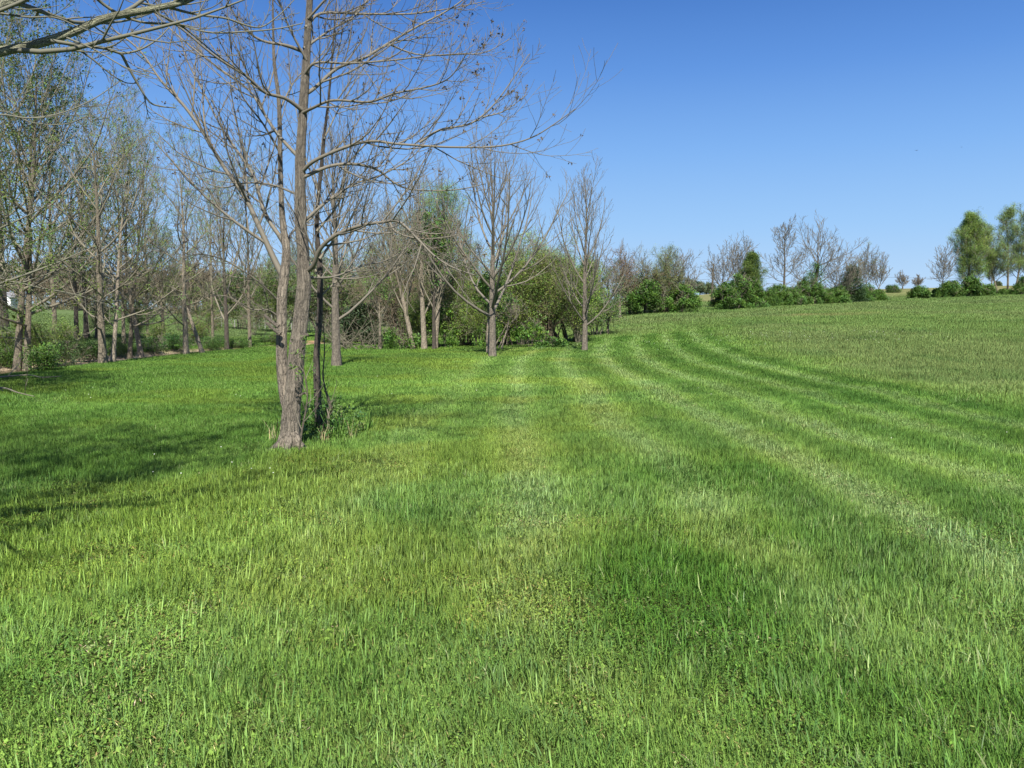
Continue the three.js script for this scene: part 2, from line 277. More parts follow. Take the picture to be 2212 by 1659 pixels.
{
  const R = rngOf(99);
  const RHO = 680, S0 = 11.5;
  for (let d0 = 1.7; d0 < 128; d0 *= 1.03) {
    const d1 = d0 * 1.03, s = Math.max(1, d0 / S0), half = 0.66 * d0 + 1.6, area = 2 * half * (d1 - d0), n = Math.round((area * RHO) / (s * s));
    for (let k = 0; k < n; k++) {
      const d = d0 + R() * (d1 - d0), x = (R() * 2 - 1) * half, z = -d;
      if (creekDepth(x, d) > 0.2) continue;
      if (bare(x, z) > 0.2 + 0.5 * R()) continue;
      const y = landH(x, z) - 0.004, yaw = R() * 6.283, m = meadow(x, d), st = stripeAt(x, d), far = d > 17 + 6 * R();
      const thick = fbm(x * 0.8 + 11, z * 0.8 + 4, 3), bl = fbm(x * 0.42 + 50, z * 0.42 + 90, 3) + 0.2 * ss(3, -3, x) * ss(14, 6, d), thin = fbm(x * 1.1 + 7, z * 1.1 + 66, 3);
      let kind = 'fine', list = far ? fineFar : fine, sy = (0.7 + 0.75 * thick) * (0.85 + 0.4 * R()) * (1 - 0.22 * st);
      const r = R();
      if (R() < m) { list = far ? tallFar : tallG; sy = (0.75 + 0.7 * thick) * (0.8 + 0.4 * R()); kind = 'tall'; }
      else if (!far) {
        if (r < 0.18 + 0.2 * ss(0.48, 0.6, thin)) { list = clover; kind = 'cover'; sy = 0.8 + 0.6 * R(); }
        else if (r < 0.23 + 0.28 * ss(0.5, 0.64, thin)) { list = litter; kind = 'straw'; sy = 1; }
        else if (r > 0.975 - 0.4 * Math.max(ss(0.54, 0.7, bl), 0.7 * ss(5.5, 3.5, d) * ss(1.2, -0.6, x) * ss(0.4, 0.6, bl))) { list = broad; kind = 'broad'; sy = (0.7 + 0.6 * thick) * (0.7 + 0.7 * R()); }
        else if (r > 0.985 - 0.6 * fescue(x, d)) { list = tallG; sy = 0.6 + 0.4 * R(); }
      }
      const lean = (far ? 0.1 : 0.2) * Math.max(0, st) + (far ? 0.05 : 0.12) * (R() - 0.5) * 2, leanX = 0.25 * (vn(x * 0.7, z * 0.7 + 55) - 0.5) + 0.1 * (R() - 0.5);
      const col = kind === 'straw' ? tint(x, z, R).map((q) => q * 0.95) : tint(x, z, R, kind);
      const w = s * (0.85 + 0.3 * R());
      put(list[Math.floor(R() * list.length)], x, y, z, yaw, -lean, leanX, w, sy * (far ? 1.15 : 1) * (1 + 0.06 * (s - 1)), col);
    }
  }
}
function scatter(parentName, label, category, lists, mat) {
  const g = thing(parentName, label, category, V(0, 0, 0), undefined, 'stuff');
  const m4 = new THREE.Matrix4(), q = new THREE.Quaternion(), q2 = new THREE.Quaternion(), e = new THREE.Euler(), c = new THREE.Color();
  for (const geo of lists) {
    const l = lots.get(geo); if (!l) continue;
    const im = new THREE.InstancedMesh(geo, mat, l.length); im.name = 'grass_tuft'; im.userData.kind = 'stuff'; im.castShadow = im.receiveShadow = true;
    l.forEach(([x, y, z, yaw, tx, tz, sx, sy, col], k) => {
      q.setFromEuler(e.set(tx, 0, tz)); q2.setFromEuler(e.set(0, yaw, 0)); q.multiply(q2);
      m4.compose(V(x, y, z), q, V(sx, sy, sx)); im.setMatrixAt(k, m4); im.setColorAt(k, c.setRGB(...col));
    });
    g.add(im);
  }
  return g;
}

// ---------------------------------------------------------------- foliage
function leafClump(seed, n, L, flat = 0.35) {
  const R = rngOf(seed), p = [], nn = [], idx = [];
  for (let k = 0; k < n; k++) {
    const o = V(R() - 0.5, R() - 0.5, R() - 0.5).normalize().multiplyScalar(0.15 + 0.85 * Math.cbrt(R()));
    const e = new THREE.Euler((R() - 0.5) * 2.2, R() * 6.283, (R() - 0.5) * 1.6), s = L * (0.6 + 0.7 * R()), st = p.length / 3, N = V(0, 1, 0).applyEuler(e).lerp(o.clone().normalize(), flat).normalize();
    for (const [u, v, w] of [[-1, 0, 0], [-0.1, -0.45, 0.12], [1, 0, -0.05], [-0.1, 0.45, 0.12]]) { const q = V(u * s, w * s, v * s).applyEuler(e).add(o); p.push(q.x, q.y, q.z); nn.push(N.x, N.y, N.z); }
    idx.push(st, st + 2, st + 1, st, st + 3, st + 2);
  }
  const g = new THREE.BufferGeometry(); g.setAttribute('position', new THREE.Float32BufferAttribute(p, 3)); g.setAttribute('normal', new THREE.Float32BufferAttribute(nn, 3)); g.setIndex(idx); return g;
}
const clumps = [leafClump(1, 14, 0.3), leafClump(2, 16, 0.26), leafClump(3, 12, 0.33)];
const clumpFine = [leafClump(5, 16, 0.2), leafClump(6, 20, 0.17)];
const spray = [leafClump(7, 26, 0.11, 0.5), leafClump(8, 24, 0.12, 0.5)];
function foliage(parent, pts, size, col, R, set = clumps, vary = 0.35, name = 'foliage') {
  if (!pts.length) return;
  const geo = set[Math.floor(R() * set.length)], im = new THREE.InstancedMesh(geo, M.leaf, pts.length), m4 = new THREE.Matrix4(), q = new THREE.Quaternion(), e = new THREE.Euler(), c = new THREE.Color();
  pts.forEach((p, k) => {
    const s = size * (0.6 + 0.8 * R()); q.setFromEuler(e.set((R() - 0.5) * 1.2, R() * 6.283, (R() - 0.5) * 1.2)); m4.compose(p, q, V(s, s * (0.75 + 0.3 * R()), s)); im.setMatrixAt(k, m4);
    const v = 1 + vary * (R() * 2 - 1), w = 1 + 0.22 * (R() * 2 - 1); im.setColorAt(k, c.setRGB(col[0] * v * w, col[1] * v, col[2] * v / w));
  });
  im.name = name; im.userData.kind = 'stuff'; im.castShadow = im.receiveShadow = true; parent.add(im); return im;
}

// ---------------------------------------------------------------- trees
const SP = { // [limb, branch, twig]
  seg: [9, 6, 3, 2], sides: [6, 4, 3, 3], trop: [0.1, 0.1, 0.05], wander: [0.13, 0.16, 0.14], kids: [7, 6, 0], from: [0.22, 0.12, 0.1], ang: [44, 42, 40], ratio: [0.5, 0.46, 0.5], depth: 3, taper: 0.8,
};
function grow(mb, p0, d0, L, r0, lvl, R, sp, ends) {
  const n = sp.seg[lvl], pts = [p0.clone()], rr = [r0], dir = d0.clone().normalize(), p = p0.clone(), rmin = sp.rmin;
  for (let k = 1; k <= n; k++) {
    dir.x += (R() - 0.5) * 2 * sp.wander[lvl]; dir.y += (R() - 0.5) * 2 * sp.wander[lvl] + sp.trop[lvl] * (sp.tropT ? sp.tropT(lvl, k / n) : 1); dir.z += (R() - 0.5) * 2 * sp.wander[lvl]; dir.normalize();
    p.addScaledVector(dir, L / n); pts.push(p.clone()); rr.push(Math.max(rmin, r0 * (1 - (k / n) * (1 - 0.18)) ** sp.taper));
  }
  mb.tube(pts, rr, sp.sides[lvl]);
  spawn(mb, pts, rr, L, lvl, R, sp, ends);
  return { pts, rr };
}
function spawn(mb, pts, rr, L, lvl, R, sp, ends, mult = 1) {
  if (ends) { ends.push([pts[pts.length - 1].clone(), lvl]); if (lvl >= 1) ends.push([pts[Math.max(0, pts.length - 2)].clone(), lvl]); }
  if (lvl + 1 >= sp.depth) return;
  const kids = Math.max(1, Math.round(sp.kids[lvl] * mult * (0.75 + 0.5 * R()))); let az = R() * 6.283;
  for (let k = 0; k < kids; k++) {
    const t = sp.from[lvl] + (0.97 - sp.from[lvl]) * ((k + 0.2 + 0.6 * R()) / kids), f = t * (pts.length - 1), i = Math.min(pts.length - 2, Math.floor(f)), u = f - i;
    const q = pts[i].clone().lerp(pts[i + 1], u), r = lerp(rr[i], rr[i + 1], u), ax = pts[i + 1].clone().sub(pts[i]).normalize();
    az += sp.opp ? (k % 2 ? Math.PI : 1.3 + 0.6 * R()) : 2.4 + 0.5 * (R() - 0.5);
    const side = V(Math.abs(ax.y) > 0.9 ? 1 : 0, Math.abs(ax.y) > 0.9 ? 0 : 1, 0).cross(ax).normalize(), b2 = ax.clone().cross(side), a = sp.ang[lvl] * rad * (0.7 + 0.6 * R());
    const dir = ax.clone().multiplyScalar(Math.cos(a)).addScaledVector(side, Math.sin(a) * Math.cos(az)).addScaledVector(b2, Math.sin(a) * Math.sin(az));
    const l = L * sp.ratio[lvl] * (1 - 0.5 * t) * (0.6 + 0.8 * R());
    grow(mb, q, dir, l, Math.max(sp.rmin, Math.min(r * 0.62, l * 0.011 + sp.rmin)), lvl + 1, R, sp, ends);
  }
}
/* s: base [px, py] (or pos), top py, tr trunk radius, lean [dx, dz] of the top in metres, stems, first (share of height where limbs begin), limbs, limb length share [low, high], angle from upright [low, high] */
function tree(s) {
  const R = rngOf(s.seed), base = s.pos ?? (s.d ? stand(s.base[0], s.d) : ground(...s.base)), dist = Math.hypot(base.x, base.z), H = s.H ?? ((s.d ? HY + ((EYE - base.y) / s.d) * FPX : s.base[1]) - s.top) / FPX * -base.z;
  const T = thing(s.name ?? 'bare_tree', s.label, s.category ?? 'tree', base, s.group), sp = { ...SP, rmin: Math.max(0.0022, dist * 0.00014), ...s.sp }, ends = [], one = s.oneCrown ?? dist > 60, crown = new MB();
  const stems = s.stems ?? [[0, 0, ...(s.lean ?? [0, 0]), 1]];
  for (const [x0, z0, lx, lz, k] of stems) {
    const h = H * (s.trunkTo ?? 0.97) * k, n = s.tseg ?? 12, pts = [], rr = [], r0 = s.tr * (0.6 + 0.4 * k), bow = s.bow ?? 0, w1 = R() * 6, w2 = R() * 6, wob = s.wob ?? 0.05;
    for (let i = 0; i <= n; i++) {
      const t = i / n; pts.push(V(x0 + lx * t + bow * Math.sin(t * Math.PI) + wob * Math.sin(t * 7 + w1) * t * H * 0.1, h * t - (i ? 0 : 0.12), z0 + lz * t + wob * Math.sin(t * 6 + w2) * t * H * 0.1));
      rr.push(Math.max(sp.rmin * 1.2, r0 * ((1 - t) ** 0.85 * 0.93 + 0.06) * (i === 0 ? 1.32 : t < 0.06 ? 1.1 : 1)));
    }
    const tp = curve(pts, n * 2), tr = tp.map((_, i) => { const f = (i / (n * 2)) * n, q = Math.min(n - 1, Math.floor(f)); return lerp(rr[q], rr[q + 1], f - q); });
    const tb = new MB(); tb.rough = 0.22; tb.tube(tp, tr, dist < 45 ? 12 : 7); part(T, 'trunk', tb.geo(), s.bark ?? M.grey);
    let az = R() * 6.283; const limbs = Math.round(s.limbs * (stems.length > 1 ? 1.2 / stems.length + 0.15 : 1));
    for (let b = 0; b < limbs; b++) {
      const g = (b + 0.15 + 0.7 * R()) / limbs, t = s.first + (0.985 - s.first) * g ** (s.crowd ?? 0.85), f = t * (tp.length - 1), i = Math.min(tp.length - 2, Math.floor(f)), q = tp[i].clone().lerp(tp[i + 1], f - i), r = tr[i];
      az += 2.4 + 0.7 * (R() - 0.5); const a = lerp(s.ang[0], s.ang[1], g) * rad * (0.85 + 0.3 * R()), dir = V(Math.sin(a) * Math.cos(az), Math.cos(a), Math.sin(a) * Math.sin(az));
      const prof = s.profile ? s.profile(g) : 1, l = H * lerp(s.len[0], s.len[1], g) * prof * (0.75 + 0.5 * R()); const mb = one ? crown : new MB();
      grow(mb, q, dir, l, Math.min(r * 0.58, l * 0.0095 + 0.005), 0, R, sp, ends);
      if (!one) part(T, 'branch', mb.geo(), s.twig ?? M.greyTwig);
    }
    grow(one ? crown : (s._top = new MB()), tp[tp.length - 1], V(lx * 0.1, 1, lz * 0.1), H * 0.1, tr[tr.length - 1], 1, R, sp, ends); if (!one) part(T, 'branch', s._top.geo(), s.twig ?? M.greyTwig);
  }
  if (one) part(T, 'crown', crown.geo(), s.twig ?? M.greyTwig);
  if (s.leaf) {
    const f = s.leaf; const pick = ends.filter(([p, l]) => l >= (f.lvl ?? 1) && R() < f.share && (!f.where || f.where(p.x, p.y / H, p.z))), pts = [];
    for (const [p] of pick) for (let k = 0; k < (f.per ?? 1); k++) pts.push(p.clone().add(V((R() - 0.5), (R() - 0.5), (R() - 0.5)).multiplyScalar(f.jit ?? 0.3)));
    foliage(T, pts, f.size, f.col, R, f.set ?? clumps, f.vary ?? 0.35, f.name ?? 'foliage');
  }
  if (s.extra) s.extra(T, R, H);
  return T;
}
/* leafy shrub: lobes of leaf clumps on a few stems. w half width, dp half depth, h height (metres) */
function shrub(s) {
  const R = rngOf(s.seed), base = s.pos ?? (s.d ? stand(s.base[0], s.d) : ground(...s.base)), k = -base.z / FPX, h = s.h ?? ((s.d ? HY + (EYE - base.y) / k : s.base[1]) - s.top) * k, w = s.w * k, dp = (s.dp ?? 0.8) * w, dist = Math.hypot(base.x, base.z);
  const T = thing(s.name ?? 'shrub', s.label, s.category ?? 'shrub', base, s.group), nst = s.nst ?? 6, sp = { ...SP, rmin: Math.max(0.003, dist * 0.00017), depth: s.depth ?? 3, kids: s.kids ?? [6, 5, 0], trop: [0.06, 0.03, 0.0], ...s.sp }, ends = [];
  for (let q = 0; q < nst; q++) {
    const a = (q / nst) * 6.283 + R(), out = 0.25 + 0.75 * R(), tx = Math.cos(a) * w * out, tz = Math.sin(a) * dp * out, ty = h * (1.04 - 0.42 * out * out) * (0.82 + 0.3 * R()), mb = new MB(), L = Math.hypot(tx, ty, tz);
    grow(mb, V(tx * 0.15, -0.1, tz * 0.15), V(tx * 0.8, ty, tz * 0.8), L, s.sr ?? Math.max(0.015, h * 0.009), 0, R, sp, ends); part(T, 'stem', mb.geo(), s.twig ?? M.greyTwig);
  }
  const pts = [];
  if (s.lobes) for (let q = 0; q < s.lobes; q++) {
    const a = R() * 6.283, rr = Math.sqrt(R()), x = Math.cos(a) * rr * w * 0.82, z = Math.sin(a) * rr * dp * 0.82, top = h * Math.sqrt(Math.max(0.06, 1 - (rr * 0.93) ** (s.round ?? 2.4))) * (0.68 + 0.42 * R()), y = R() < 0.62 ? top * 0.88 : top * (0.12 + 0.7 * R()), lr = (s.lobe ?? 0.27) * Math.min(w, h) * (0.6 + 0.8 * R());
    for (let m = 0; m < (s.per ?? 24); m++) { const v = V(R() - 0.5, R() - 0.35, R() - 0.5).normalize().multiplyScalar(lr * (0.7 + 0.4 * R())); v.y *= 0.75; v.add(V(x, y, z)); if (v.y > 0.04) pts.push(v); }
  }
  if (s.sparse) for (const [p, l] of ends) if (l >= 1 && R() < s.sparse && p.y > 0.1) pts.push(p.clone().add(V(R() - 0.5, R() - 0.5, R() - 0.5).multiplyScalar(0.25)));
  foliage(T, pts, s.size ?? 0.22, s.col, R, s.set ?? clumps, s.vary ?? 0.4);
  return T;
}

// ---------------------------------------------------------------- the two-stemmed bare tree in front
const local = (base) => (list, dep, dz = 0) => list.map(([x, y], k) => at(x, y, dep + (dz * k) / Math.max(1, list.length - 1)).sub(base));
const NEAR = { ...SP, kids: [16, 9, 0], from: [0.14, 0.1, 0.1], seg: [12, 8, 5, 3], sides: [8, 5, 4, 3], wander: [0.07, 0.11, 0.13], trop: [0.06, 0.1, 0.07], ang: [42, 40, 38], ratio: [0.42, 0.42, 0.4], opp: true, rmin: 0.0019 };
function handLimb(T, pts, r0, r1, R, sp, twig, ends, mult = 1, rough = 0.15, bark_) {
  const mb = new MB(); mb.rough = rough; const c = curve(pts, pts.length * 4), rr = c.map((_, k) => lerp(r0, r1, (k / (c.length - 1)) ** 0.75)); let L = 0; for (let k = 1; k < c.length; k++) L += c[k].distanceTo(c[k - 1]);
  mb.tube(c, rr, r0 > 0.03 ? 10 : 7); if (bark_) { part(T, 'branch', mb.geo(), bark_); const m2 = new MB(); spawn(m2, c, rr, L, 0, R, sp, ends, mult); if (m2.p.length) part(T, 'twig', m2.geo(), twig); return c; }
  spawn(mb, c, rr, L, 0, R, sp, ends, mult); part(T, 'branch', mb.geo(), twig); return c;
}
{
  const base = ground(627, 972), D = -base.z, R = rngOf(5), loc = local(base), k = D / FPX, ends = [];
  const T = thing('bare_tree', 'tall bare tree with two brown stems forking just above the grass', 'tree', base);
  const f = [[627, 985], [627, 972], [628, 930], [630, 880], [637, 815], [643, 750], [650, 690], [656, 620], [655, 560], [650, 480], [648, 400], [649, 340], [653, 270], [659, 180], [664, 90], [669, 0], [674, -100], [678, -210], [684, -330]];
  const fw = [74, 52, 42, 38, 36, 35, 34, 31, 26.5, 24, 22.5, 21, 20, 17.5, 15, 13, 10, 6, 2.5].map((w) => (w * k) / 2);
  const trunkOf = (list, ws, dz) => { const p = loc(list, D, dz), c = curve(p, p.length * 4), mb = new MB(); mb.rough = 0.2; const rr = c.map((_, i) => { const g = (i / (c.length - 1)) * (p.length - 1), q = Math.min(p.length - 2, Math.floor(g)); return lerp(ws[q], ws[q + 1], g - q); }); mb.tube(c, rr, 20, 1.6); part(T, 'trunk', mb.geo(), M.maple); };
  trunkOf(f, fw, 0.15);
  const l = [[626, 905], [616, 860], [610, 800], [608, 720], [609, 650], [614, 600], [619, 540], [613, 500], [607, 420], [605, 317], [602, 217], [592, 130], [590, 50], [588, -60]];
  trunkOf(l, [20, 24, 24, 23, 22, 21, 19, 15, 11, 10, 9, 7, 5, 2].map((w) => (w * k) / 2), 0.9);
  for (const [a, w] of [[0.4, 1], [1.5, 0.8], [2.6, 1], [3.9, 0.9], [5.2, 1]]) { const mb = new MB(), cx = 0, cz = 0; mb.rough = 0.25; mb.tube([V(cx + Math.cos(a) * 0.05, 0.2, cz + Math.sin(a) * 0.05), V(cx + Math.cos(a) * 0.12, 0.07, cz + Math.sin(a) * 0.12), V(cx + Math.cos(a) * 0.22, 0.005, cz + Math.sin(a) * 0.22), V(cx + Math.cos(a) * 0.36, -0.05, cz + Math.sin(a) * 0.36)], [0.07 * w, 0.06 * w, 0.042 * w, 0.02], 10); part(T, 'root', mb.geo(), M.maple); }
  for (const [x, y, w] of [[655, 850, 6], [641, 870, 7], [660, 724, 9], [593, 700, 9], [597, 716, 8]]) { // stubs and knots where limbs were cut
    const s = x > 632 ? 1 : -1, p = loc([[x - s * 9, y + 5], [x, y], [x + s * (s < 0 ? 22 : 6), y - (s < 0 ? 19 : 1)]], D - 0.02), mb = new MB(); mb.rough = 0.2; mb.tube(p, [w * k * 0.6, w * k * 0.45, w * k * 0.4], 8); mb.tube([p[2], p[2].clone().addScaledVector(p[2].clone().sub(p[1]).normalize(), 0.006)], [w * k * 0.4, 0.002], 8); part(T, 'branch_stub', mb.geo(), M.maple);
  }
  const sp = NEAR; const limbs = [
    [[[652, 372], [672, 352], [716, 330], [776, 309], [812, 305], [849, 310], [916, 315], [983, 318], [1083, 315], [1149, 297], [1199, 267], [1243, 235]], -0.9, 9.5, 1.6, 1],
    [[[906, 308], [949, 281], [1016, 267], [1063, 230], [1113, 163], [1143, 117]], 0.1, 6, 1.6, 0.6, -0.5],
    [[[1043, 253], [1089, 240], [1139, 203]], 0.1, 3.6, 1.4, 0.5, -0.45],
    [[[650, 385], [716, 358], [769, 355], [816, 367], [849, 393], [883, 408], [983, 410], [1049, 397]], 0.5, 9, 1.8, 0.9],
    [[[655, 205], [676, 193], [729, 147], [783, 127], [833, 97], [909, 53], [959, 27], [999, 0], [1050, -50]], 0.8, 10, 2, 0.9],
    [[[836, 94], [899, 117], [999, 117], [1049, 113], [1103, 83]], 0.2, 4.6, 1.4, 0.6, 0.4],
    [[[652, 245], [676, 233], [716, 217], [799, 220], [849, 203], [943, 182], [976, 163], [1009, 113]], -1.0, 8, 1.7, 0.9],
    [[[660, 60], [690, 30], [783, 30], [883, 30], [949, 22], [1049, 3]], 0.9, 8, 1.6, 0.9],
    [[[658, 160], [679, 137], [749, 137], [849, 130], [933, 120], [1009, 115]], -0.5, 7, 1.6, 0.9],
    [[[656, 105], [680, 88], [716, 63], [763, 37], [793, 0], [830, -60]], 0.5, 7, 1.8, 0.8],
    [[[660, 588], [676, 575], [691, 539], [725, 508], [781, 487], [827, 480], [860, 478], [906, 520], [940, 554], [981, 579], [1027, 595]], -1.2, 12, 2, 0.9],
    [[[842, 481], [853, 499], [895, 514], [951, 514], [985, 508]], -0.1, 5, 1.6, 0.7, -0.75],
    [[[652, 110], [617, 98], [567, 88], [533, 66], [500, 20], [480, -30]], -0.6, 9, 1.8, 1],
    [[[655, 240], [617, 213], [573, 200], [533, 165], [467, 123], [393, 63], [333, 20], [290, -30]], -1.3, 9.5, 2, 1],
    [[[650, 345], [600, 290], [567, 240], [540, 197], [467, 143], [400, 90], [333, 27], [310, -20]], 1.2, 9, 2, 1],
    [[[612, 600], [592, 560], [560, 490], [533, 433], [483, 360], [433, 277], [393, 223], [350, 177], [300, 107], [240, 60]], 0.3, 16, 3, 1.1, 0.5],
    [[[617, 528], [573, 462], [547, 377], [510, 323], [483, 283], [440, 200], [400, 120], [380, 30]], 1.4, 11, 2.4, 1.1, 0.6],
    [[[622, 530], [632, 500], [665, 478], [700, 440], [735, 370], [770, 300]], 1.4, 7, 1.8, 0.9, 0.6],
    [[[655, 600], [720, 598], [780, 575], [840, 560], [900, 520]], 1.7, 7, 1.8, 0.9, 0.2],
    [[[652, 425], [590, 400], [530, 395], [480, 405], [430, 385], [390, 340]], 1.3, 6, 1.6, 0.9],
    [[[654, 480], [700, 440], [760, 400], [830, 375], [900, 330], [950, 250]], 1.6, 8, 1.8, 1],
    [[[608, 690], [580, 670], [545, 668], [490, 640], [440, 640]], -0.5, 5, 1.4, 0.8, 0.5],
    [[[610, 660], [560, 610], [480, 560], [420, 550], [370, 580]], -1.2, 5, 1.4, 0.8, 0.5],
    [[[605, 330], [570, 270], [520, 200], [500, 110], [490, 10]], -0.6, 6, 1.5, 0.9, 0.7],
    [[[603, 240], [640, 170], [700, 110], [740, 20]], 0.9, 5, 1.4, 0.9, 0.7],
    [[[662, 130], [625, 60], [600, -10], [585, -90]], -0.5, 6, 1.6, 0.9],
    [[[666, 40], [720, -20], [790, -90], [850, -180]], -0.4, 6, 1.6, 0.8],
    [[[672, -80], [610, -130], [540, -190], [500, -260]], 0.5, 5, 1.5, 0.8],
    [[[676, -160], [740, -220], [790, -300]], 0.3, 4, 1.5, 0.8],
  ];
  for (const [list, dz, w0, w1, mult, off] of limbs) handLimb(T, loc(list, D + 0.08 + (off ?? 0), dz), (w0 * k) / 2, (w1 * k) / 2, R, sp, M.mapleTwig, ends, mult);
  const pts = ends.filter(([p, lv]) => lv >= 1 && R() < 0.06).map(([p]) => p);
  { const R2 = rngOf(77), geo = leafClump(9, 7, 0.55, 0.2), im = new THREE.InstancedMesh(geo, new THREE.MeshStandardMaterial({ color: new THREE.Color().setRGB(0.1, 0.075, 0.045), roughness: 0.9, side: THREE.DoubleSide }), pts.length), m4 = new THREE.Matrix4(); pts.forEach((p, q) => { const s = 0.016 + 0.018 * R2(); m4.compose(p, new THREE.Quaternion().setFromEuler(new THREE.Euler(R2() * 6, R2() * 6, 0)), V(s, s, s)); im.setMatrixAt(q, m4); }); im.name = 'seed_cluster'; im.userData.kind = 'stuff'; T.add(im); }
}
// slim shaded tree standing in the front tree's shadow
{
  const D = 11.8, base = stand(690, D), R = rngOf(8), loc = local(base), k = D / FPX, ends = [];
  const T = thing('bare_tree', 'slim tree with shade in its trunk colour close behind the two-stemmed tree', 'tree', base);
  const f = [[691, 950], [690, 935], [688, 890], [685, 820], [684, 760], [690, 690], [692, 620], [690, 560], [684, 480], [690, 400], [700, 300], [712, 190], [720, 90], [728, -20]], ws = [30, 22, 17, 15, 14, 13.5, 13, 12, 9, 8, 7, 5, 4, 2];
  const p = loc(f, D, 0.5), c = curve(p, p.length * 3), mb = new MB(); mb.rough = 0.2; mb.tube(c, c.map((_, i) => { const g = (i / (c.length - 1)) * (p.length - 1), q = Math.min(p.length - 2, Math.floor(g)); return (lerp(ws[q], ws[q + 1], g - q) * k) / 2; }), 14, 1.6); part(T, 'trunk', mb.geo(), M.dark);  // the shade lying on this trunk is put into its dark bark colour
  for (const [list, dz, w0, off] of [[[[690, 560], [720, 520], [760, 470], [800, 380], [820, 300]], 1, 7, 0.2], [[[690, 600], [660, 540], [640, 470], [600, 400], [580, 320]], 1.2, 6, 0.2], [[[684, 500], [730, 440], [750, 350], [770, 240], [775, 150]], 0.8, 6, 0.2], [[[690, 420], [660, 340], [640, 240], [620, 140]], 1, 5, 0.3], [[[700, 300], [740, 220], [790, 140], [830, 60]], 0.6, 4, 0.3], [[[692, 640], [740, 600], [800, 590], [850, 560]], 0.8, 5, 0.2]])
    handLimb(T, loc(list, D + off, dz), (w0 * k) / 2, 0.003, R, NEAR, M.greyTwig, ends, 0.8);
}
// thin crooked saplings between the two
for (const [lab, D, list, w] of [['thin crooked sapling beside the slim shaded trunk', 11.6, [[710, 955], [712, 930], [709, 905], [714, 880], [706, 850], [698, 815], [701, 760], [699, 700]], 8], ['bent pale sapling stem leaning beside the foot of the two-stemmed tree', 10.0, [[646, 976], [652, 930], [660, 890], [664, 850], [656, 800], [650, 770], [654, 730]], 5]]) {
  const base = stand(list[0][0], D), R = rngOf(list[0][0]), loc = local(base), k = D / FPX, T = thing('sapling', lab, 'sapling', base), c = curve(loc(list, D, 0.1), 30), mb = new MB(); mb.rough = 0.3; c[0].y -= 0.06; mb.tube(c, c.map((_, i) => (w * k * (1 - (i / 30) * 0.75)) / 2), 7); part(T, 'trunk', mb.geo(), M.grey);
  if (w > 6) handLimb(T, loc([[712, 905], [705, 880], [698, 862], [692, 835]], D, 0.1), 0.011, 0.003, R, NEAR, M.greyTwig, null, 0.3);
  const m2 = new MB(), ends = []; spawn(m2, c, c.map((_, i) => 0.01), 0.9, 0, R, { ...NEAR, depth: 2 }, ends); part(T, 'branch', m2.geo(), M.greyTwig); foliage(T, ends.filter(() => R() < 0.5).map(([p]) => p), 0.06, [0.09, 0.17, 0.03], R);
}
// weeds round the foot of the front trees
{
  const R = rngOf(31), g = thing('tall_weeds', 'tall weeds and dry stalks around the foot of the two-stemmed tree', 'weeds', V(0, 0, 0), undefined, 'stuff');
  const c0 = ground(650, 955); for (const geo of weedG) { const n = 24, im = new THREE.InstancedMesh(geo, M.grass, n), m4 = new THREE.Matrix4(), c = new THREE.Color(); for (let k = 0; k < n; k++) { const a = R() * 6.283, q = Math.sqrt(R()), x = c0.x + Math.cos(a) * q * 0.75 + 0.1, z = c0.z - 0.7 + Math.sin(a) * q * 0.95, s = 0.5 + 0.5 * R(); m4.compose(V(x, landH(x, z) - 0.01, z), new THREE.Quaternion().setFromEuler(new THREE.Euler(0, R() * 6, 0)), V(s, s * (0.7 + 0.5 * R()), s)); im.setMatrixAt(k, m4); im.setColorAt(k, R() < 0.1 ? c.setRGB(0.3, 0.26, 0.15) : c.setRGB(0.075 + 0.03 * R(), 0.16 + 0.05 * R(), 0.035)); } im.name = 'weed_tuft'; im.userData.kind = 'stuff'; g.add(im); }
  const pts = []; for (let k = 0; k < 130; k++) { const a = R() * 6.283, q = Math.sqrt(R()); const x = c0.x + Math.cos(a) * q * 0.6 + 0.12, z = c0.z - 0.6 + Math.sin(a) * q * 0.8; pts.push(V(x, landH(x, z) + 0.05 + R() * R() * 0.55, z)); } foliage(g, pts, 0.075, [0.085, 0.175, 0.03], R, clumps, 0.3, 'weed_leaf');
}
